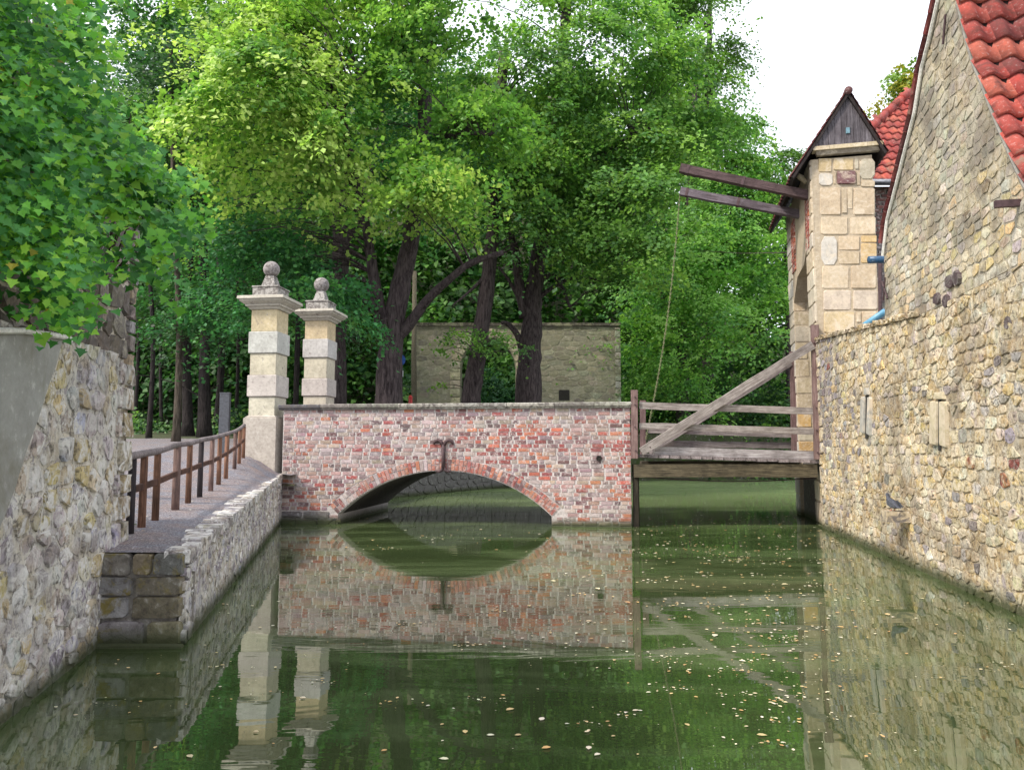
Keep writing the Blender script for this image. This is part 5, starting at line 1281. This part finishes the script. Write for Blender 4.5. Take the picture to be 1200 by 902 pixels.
# right hand trees over the far water
Y4 = 37.0
tree('lime_tree', B(800, 39.5), 'bright green tree behind the drawbridge railing', [([B(800, 39.5), P(800, 400, 39.5), P(806, 250, 39.5), P(815, 100, 39.5)], .4, .12), ([P(800, 420, 39.5), P(770, 330, 39), P(755, 280, 38)], .14, .05), ([P(803, 360, 39.5), P(835, 300, 39), P(860, 240, 38)], .14, .05)],
     [dict(ells=[el(800, 300, 90, 80, 37.5, 3), el(850, 250, 80, 80, 38, 3), el(860, 380, 90, 80, 37.5, 3), el(780, 420, 70, 70, 37, 2.5), el(900, 310, 70, 80, 38, 2.5), el(820, 180, 70, 70, 38, 3)], ncl=1000, nleaf=56, size=.17, pal=[(.24, .46, .10), (.17, .37, .085), (.31, .53, .12), (.11, .27, .07)], spread=(.62, .15), gap=1.1)], 90)
tree('lime_tree', B(830, 42), 'tall tree reaching against the white sky left of the gatehouse', [([B(830, 42), P(828, 300, 42), P(830, 120, 42), P(832, -20, 42)], .4, .12)],
     [dict(ells=[el(820, 60, 52, 80, 40, 3), el(840, 135, 45, 40, 40, 2.5), el(790, -10, 60, 60, 40, 3), el(845, 150, 40, 20, 40, 2), el(868, 190, 45, 22, 39.5, 2), el(846, 70, 34, 30, 40, 1.5), el(895, 205, 40, 14, 39, 1.5, .7), el(900, 240, 60, 30, 39, 2)], ncl=520, nleaf=52, size=.17, pal=[(.11, .22, .045), (.08, .17, .04), (.14, .26, .05)], spread=(.6, .14), gap=1.5)], 70)
tree('lime_tree', B(918, 41), 'small tree top beside the gatehouse eave against the sky', [([B(925, 41), P(922, 300, 41), P(918, 200, 41)], .2, .06)],
     [dict(ells=[el(918, 195, 22, 22, 40, 1.5), el(925, 240, 40, 35, 40, 2)], ncl=110, nleaf=40, size=.16, pal=[(.14, .26, .06), (.10, .20, .05)], spread=(.45, .12))], 20)
tree('maple_tree', P(1075, 350, 22), 'yellowing tree top behind the hipped red roof', [([P(1075, 350, 22), P(1068, 150, 22), P(1066, 90, 22)], .12, .04)],
     [dict(ells=[el(1060, 105, 32, 22, 22, .8), el(1045, 135, 18, 18, 22, .5), el(1085, 90, 22, 20, 22, .6)], ncl=190, nleaf=40, size=.11, pal=[(.34, .32, .04), (.18, .30, .05), (.42, .36, .05), (.14, .24, .05)], spread=(.26, .08))], 20, bmat='bark_thin')
# left woodland with thin trunks; canopy shade put into leaf and bark colours
rng = random.Random(105)
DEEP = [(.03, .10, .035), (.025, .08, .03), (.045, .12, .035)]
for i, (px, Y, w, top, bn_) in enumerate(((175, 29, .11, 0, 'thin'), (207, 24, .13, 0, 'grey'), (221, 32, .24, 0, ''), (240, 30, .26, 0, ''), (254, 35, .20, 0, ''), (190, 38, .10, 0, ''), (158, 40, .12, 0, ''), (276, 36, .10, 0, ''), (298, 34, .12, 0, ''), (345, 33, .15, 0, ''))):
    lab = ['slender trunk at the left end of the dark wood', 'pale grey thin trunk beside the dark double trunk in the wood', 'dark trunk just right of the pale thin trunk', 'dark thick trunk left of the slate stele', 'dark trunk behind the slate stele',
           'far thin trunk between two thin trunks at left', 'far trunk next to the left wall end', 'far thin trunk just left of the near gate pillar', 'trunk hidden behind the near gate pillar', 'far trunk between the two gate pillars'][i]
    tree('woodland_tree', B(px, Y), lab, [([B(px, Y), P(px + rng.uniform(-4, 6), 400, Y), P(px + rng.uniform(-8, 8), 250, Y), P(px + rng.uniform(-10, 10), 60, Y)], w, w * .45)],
         [dict(ells=[el(px, 100 + rng.uniform(-40, 40), 70, 130, Y, 2), el(px + rng.uniform(-20, 20), 330, 55, 45, Y + 1, 1.5, .6)], ncl=130, nleaf=50, size=.15, pal=DG if i % 2 else DEEP, spread=(.55, .14), gap=1.2)], 14, group='dark trees of the left wood', bmat='bark_thin' if i == 1 else 'bark_shaded')
# distant wood that reads as one mass, and undergrowth
hx = [(-70, 22), (-38, 31), (-22, 34), (0, 36), (9, 33), (14, 24), (18, 14), (22, 12), (60, 8)]
m = MB()
for (xa, ha), (xb, hb) in zip(hx, hx[1:]):
    for k in range(8):
        xc, xd_ = xa + (xb - xa) * k / 8, xa + (xb - xa) * (k + 1) / 8; f = lambda x: (ha + (hb - ha) * (x - xa) / (xb - xa)) + 1.2 * math.sin(x * 1.9) + .7 * math.sin(x * 4.3)
        m.add([(xc, 54, 1), (xd_, 54, 1), (xd_, 60, f(xd_) * .8), (xc, 60, f(xc) * .8), (xd_, 68, f(xd_)), (xc, 68, f(xc)), (xd_, 90, 2), (xc, 90, 2)], [(0, 1, 2, 3), (3, 2, 4, 5), (5, 4, 6, 7)])
setp(m.build('wood_backdrop', MS['soil'], smooth=True), kind='structure')  # added rise backing the wood, blocks white sky between the leaves
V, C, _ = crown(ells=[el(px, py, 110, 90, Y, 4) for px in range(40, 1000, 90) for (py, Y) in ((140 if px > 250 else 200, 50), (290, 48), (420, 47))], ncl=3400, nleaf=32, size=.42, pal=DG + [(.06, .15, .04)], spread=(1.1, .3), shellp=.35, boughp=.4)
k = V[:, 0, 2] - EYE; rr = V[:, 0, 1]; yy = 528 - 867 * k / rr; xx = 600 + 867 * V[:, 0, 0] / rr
keep = ~((xx > 850) & (yy < 250)); C[(xx > 320) & (NPR.random(len(xx)) < .75)] *= (2.2, 1.9, 1.6); setp(np_mesh('distant_wood', V[keep], 4, DT, C[keep], MS['leaf'], None, 'stuff'))  # leaves past the left wood tinted brighter, as if lit
V, C, _ = crown(ells=[el(px, 520, 60, 34, 38.5, 1.6) for px in range(730, 980, 40)] + [el(px, 560, 60, 8, 37.6, .5) for px in range(745, 980, 50)] + [el(px, 470, 45, 45, 41, 2) for px in range(500, 1000, 60)] + [el(px, 500, 60, 26, 36, 2) for px in (165, 290, 400)], ncl=1300, nleaf=44, size=.19, pal=MG + DG, spread=(.6, .25))
setp(np_mesh('undergrowth', V, 4, DT, C, MS['leaf'], None, 'stuff'))
V, C, _ = crown(ells=[el(px, 450, 22, 30, 39, 1) for px in (545, 575, 605)], ncl=130, nleaf=44, size=.2, pal=[(.10, .24, .13), (.14, .30, .16)], spread=(.4, .25))
setp(np_mesh('shrub', V, 4, DT, C, MS['leaf'], None), 'bluish green shrub seen through the ruined archway', 'shrub')

# ------------------------------------------------------------------ maple at the left, near
MAP = [(0, 0), (.10, .22), (.02, .45), (.30, .36), (.42, .62), (.60, .30), (1.0, 0)]
mp2 = MAP + [(x, -y) for x, y in MAP[1:-1]][::-1]
MV = np.array([[x - .1, y, .28 * abs(y) - .22 * x * x] for x, y in mp2] + [[.35, 0, -.02]])
nv = len(mp2); MT = [[i, (i + 1) % nv, nv] for i in range(nv)]
mt = thing('maple_tree', P(-60, 700, 7.5) * 1.0, 'near maple with large glossy leaves overhanging the left wall', 'tree')
mroot = Vector((-5.6, 8.2, 1.3)); mt.location = mroot
ml = [([mroot, Vector((-5.5, 8.1, 3)), Vector((-5.2, 7.8, 4.5)), Vector((-5.0, 7.4, 6.5))], .16, .05), ([Vector((-5.4, 8.0, 3.2)), P(60, 250, 7.2), P(110, 215, 6.8), P(165, 240, 6.6)], .07, .012),
      ([Vector((-5.3, 7.9, 3.8)), P(60, 130, 7), P(110, 145, 6.7), P(150, 170, 6.5)], .06, .012), ([P(40, 230, 7.2), P(70, 290, 6.6), P(115, 235 + 60, 6.4), P(125, 330, 6.3)], .035, .008), ([Vector((-5.2, 7.8, 4.5)), P(50, 40, 7), P(80, 20, 6.8)], .06, .015)]
lsm = []
for i, (pts, r0, r1) in enumerate(ml):
    out, rd = limb_tube(pts, r0, r1, seed=i); lsm.append(out); m = MB(); m.tube(out, rd, 8); m.build('trunk' if i == 0 else 'limb', MS['bark_thin'], mt, smooth=True)
def inside_maple(px, py):
    rgt = interp([(-80, 95), (0, 98), (40, 103), (100, 122), (150, 160), (180, 178), (215, 215), (250, 212), (300, 218), (325, 190), (345, 165), (375, 100), (395, 60)], py)
    lft = interp([(-80, -40), (285, -40), (300, 0), (330, 30), (372, 70), (400, 85)], py)
    return lft < px < rgt and py < 392
cand = []
while len(cand) < 2000:                                        # leaves hang in tufts at the twig ends
    bx, by = NPR.uniform(-50, 232), NPR.uniform(-90, 392)
    if 300 < by and bx < 125 and NPR.random() < .3: continue
    if 268 < by < 400 and 104 < bx < 168 and NPR.random() < .93: continue
    if not inside_maple(bx + 6 + 12 * math.sin(by * .09), by + 6): continue
    yw = min(1.726 / max(.29, (600 - bx) / 867 - .236), 6.2) - .3; byy = NPR.uniform(max(2.9, yw - 1.3), yw)
    for k in range(9):
        c = P(bx + NPR.normal() * 17, by + abs(NPR.normal()) * 12 - 10, byy + NPR.normal() * .12); cand.append(c)
ctr = np.array([tuple(c) for c in cand]); nl_ = 5; li = np.repeat(np.arange(len(ctr)), nl_); M_ = len(li)
pos = ctr[li] + NPR.normal(scale=(.05, .08, .04), size=(M_, 3)); nrm = np.stack([np.full(M_, .45), np.full(M_, -.75), np.full(M_, .75)], 1) + NPR.normal(scale=.42, size=(M_, 3)); n_, a_, b_ = orient(nrm)
dn2 = np.array([.35, -.1, -1.0]) + NPR.normal(scale=.55, size=(M_, 3)); a_ = dn2 - n_ * (dn2 * n_).sum(1, keepdims=True); a_ /= np.linalg.norm(a_, axis=1, keepdims=True); b_ = np.cross(n_, a_)
s = NPR.uniform(.008, .0165, M_) * pos[:, 1]
V = pos[:, None] + s[:, None, None] * (MV[None, :, 0:1] * a_[:, None] + MV[None, :, 1:2] * b_[:, None] + MV[None, :, 2:3] * n_[:, None])
pal = np.array([(.16, .42, .06), (.11, .32, .05), (.17, .42, .05), (.06, .21, .05), (.28, .52, .07), (.045, .16, .045), (.12, .33, .10)]); C = pal[NPR.integers(0, len(pal), len(ctr))][li] * NPR.uniform(.75, 1.25, (M_, 1))
yel = NPR.random(M_) < .006; C[yel] = (.38, .33, .05)
order = np.argsort(pos[:, 1]); pj = np.array([proj(p) or (-99, -99) for p in pos])
vis = (pj[:, 0] > 8) & (pj[:, 1] > 8) & (pj[:, 0] < 1200); order = [i for i in order if vis[i]]; single = set(order[:298]); rest = np.array([i for i in range(M_) if i not in single])
for i in list(single): rawobj('leaf', V[i], [tuple(t) for t in MT], MS['maple'], mt, tint=tuple(C[i]))
np_mesh('crown', V[rest], nv + 1, MT, C[rest], MS['maple'], mt)
m = MB(); rg = random.Random(3)
allp = [p for l in lsm for p in l]
for c in cand[::9]:
    b_0 = min(allp, key=lambda p: (p - c).length)
    if (c - b_0).length < 1.6: m.tube([b_0, b_0.lerp(c, .5) + Vector((0, 0, .05)), c], [.010, .006, .003], 4, cap=False)
m.build('twigs', MS['bark_thin'], mt, kind='stuff')

# ------------------------------------------------------------------ fallen leaves on the water
rng = random.Random(111)
LV = [(.62, .52, .33), (.55, .40, .20), (.68, .62, .46), (.50, .30, .12), (.60, .55, .42)]
fm_leaf = plain('dry_leaf', (.55, .45, .28), .7, 0, .1)
m_, nt_, b_s = new_mat('fallen_leaf'); at_ = N(nt_, 'ShaderNodeAttribute'); at_.attribute_name = 'tint'; nt_.links.new(at_.outputs['Color'], b_s.inputs['Base Color']); b_s.inputs['Roughness'].default_value = .6
MS['fallen'] = m_
litter = MB(); Lq = []
def leafpoly(c, s, a, curl, t):
    pts = [(0, 0), (.25, .28), (.6, .3), (1, 0), (.6, -.3), (.25, -.28)]; ca, sa_ = math.cos(a), math.sin(a)
    return ([Vector((c[0] + s * ((x - .5) * ca - y * sa_), c[1] + s * ((x - .5) * sa_ + y * ca), .006 + s * .3 * curl * abs(y) + s * .02 * x)) for x, y in pts], [(0, 1, 2, 3), (0, 3, 4, 5)], t)
def on_water(px, py):
    if py > 895 or py < 600 or px < 8 or px > 1195: return False
    if px > 962 and py < 622 + (px - 965) * .4426: return False
    if px < 330 and py < 762 - (px - 213) * 1.25 and px > 200: return False
    if px <= 215 and py < 768: return False
    if px < 110 and py < 850 - px * .8: return False
    if 328 < px < 742 and py < 620 and not (400 < px < 640): return False
    return True
n_ = 0
while n_ < 1700:
    if n_ % 12 == 0 or rng.random() < .02: cx_, cy_ = (rng.uniform(20, 1190) if rng.random() < .5 else rng.uniform(745, 965)), 600 + abs(rng.gauss(0, 150)); sg_ = rng.choice([12, 30, 70])
    px = rng.gauss(cx_, sg_); py = rng.gauss(cy_, sg_ * .16)
    if not on_water(px, py): continue
    g = G(px, py); s = rng.choice([.010, .014, .02, .028, .04]) * (g.y / 7) ** .7; leaf = leafpoly(g, s, rng.uniform(0, 6.3), rng.uniform(0, .8), pick(LV, rng)); litter.add(*leaf); n_ += 1
litter.build('leaf_litter', MS['fallen'], kind='stuff')
pl2 = MB()
for i in range(420):                                           # dry leaves and grit blown along the fence and the quay edge
    y = rng.uniform(5.4, 20); x = -.19 * y - 1.9 - abs(rng.gauss(0, 1.4)); 
    if y > 13 and x > BL.x - .1: continue
    v_, f_2, t_ = leafpoly((x, y), rng.uniform(.015, .05), rng.uniform(0, 6.3), rng.uniform(0, 1), pick([(.40, .22, .10), (.48, .36, .2), (.28, .16, .09), (.55, .5, .42)], rng)); z_ = hz(x, y) + .004
    pl2.add([v + Vector((0, 0, z_)) for v in v_], f_2, t_)
pl2.build('path_litter', MS['fallen'], kind='stuff')
big = [(222, 887), (700, 885), (607, 862), (635, 843), (720, 774), (648, 681), (700, 690), (735, 706), (920, 685), (893, 862), (825, 675), (688, 858), (640, 877), (1040, 720), (575, 862), (355, 818), (690, 728), (620, 710), (805, 850), (545, 858), (870, 775), (760, 812), (838, 745), (910, 715), (985, 735),
       (437, 633), (495, 628), (598, 832), (690, 877), (818, 688), (745, 833), (960, 660), (300, 858), (450, 880), (520, 890)]
for i, (px, py) in enumerate(big):
    g = G(px, py); s = rng.uniform(.03, .055) if py > 760 else rng.uniform(.05, .08)
    v_, f_2, t_ = leafpoly(g, s, rng.uniform(0, 6.3), rng.uniform(.2, .9), pick(LV, rng))
    o = rawobj('fallen_leaf', v_, f_2, MS['fallen'], tint=t_); setp(o, 'pale dry leaf floating on the green moat water', 'leaf', 'dry leaves floating on the moat')
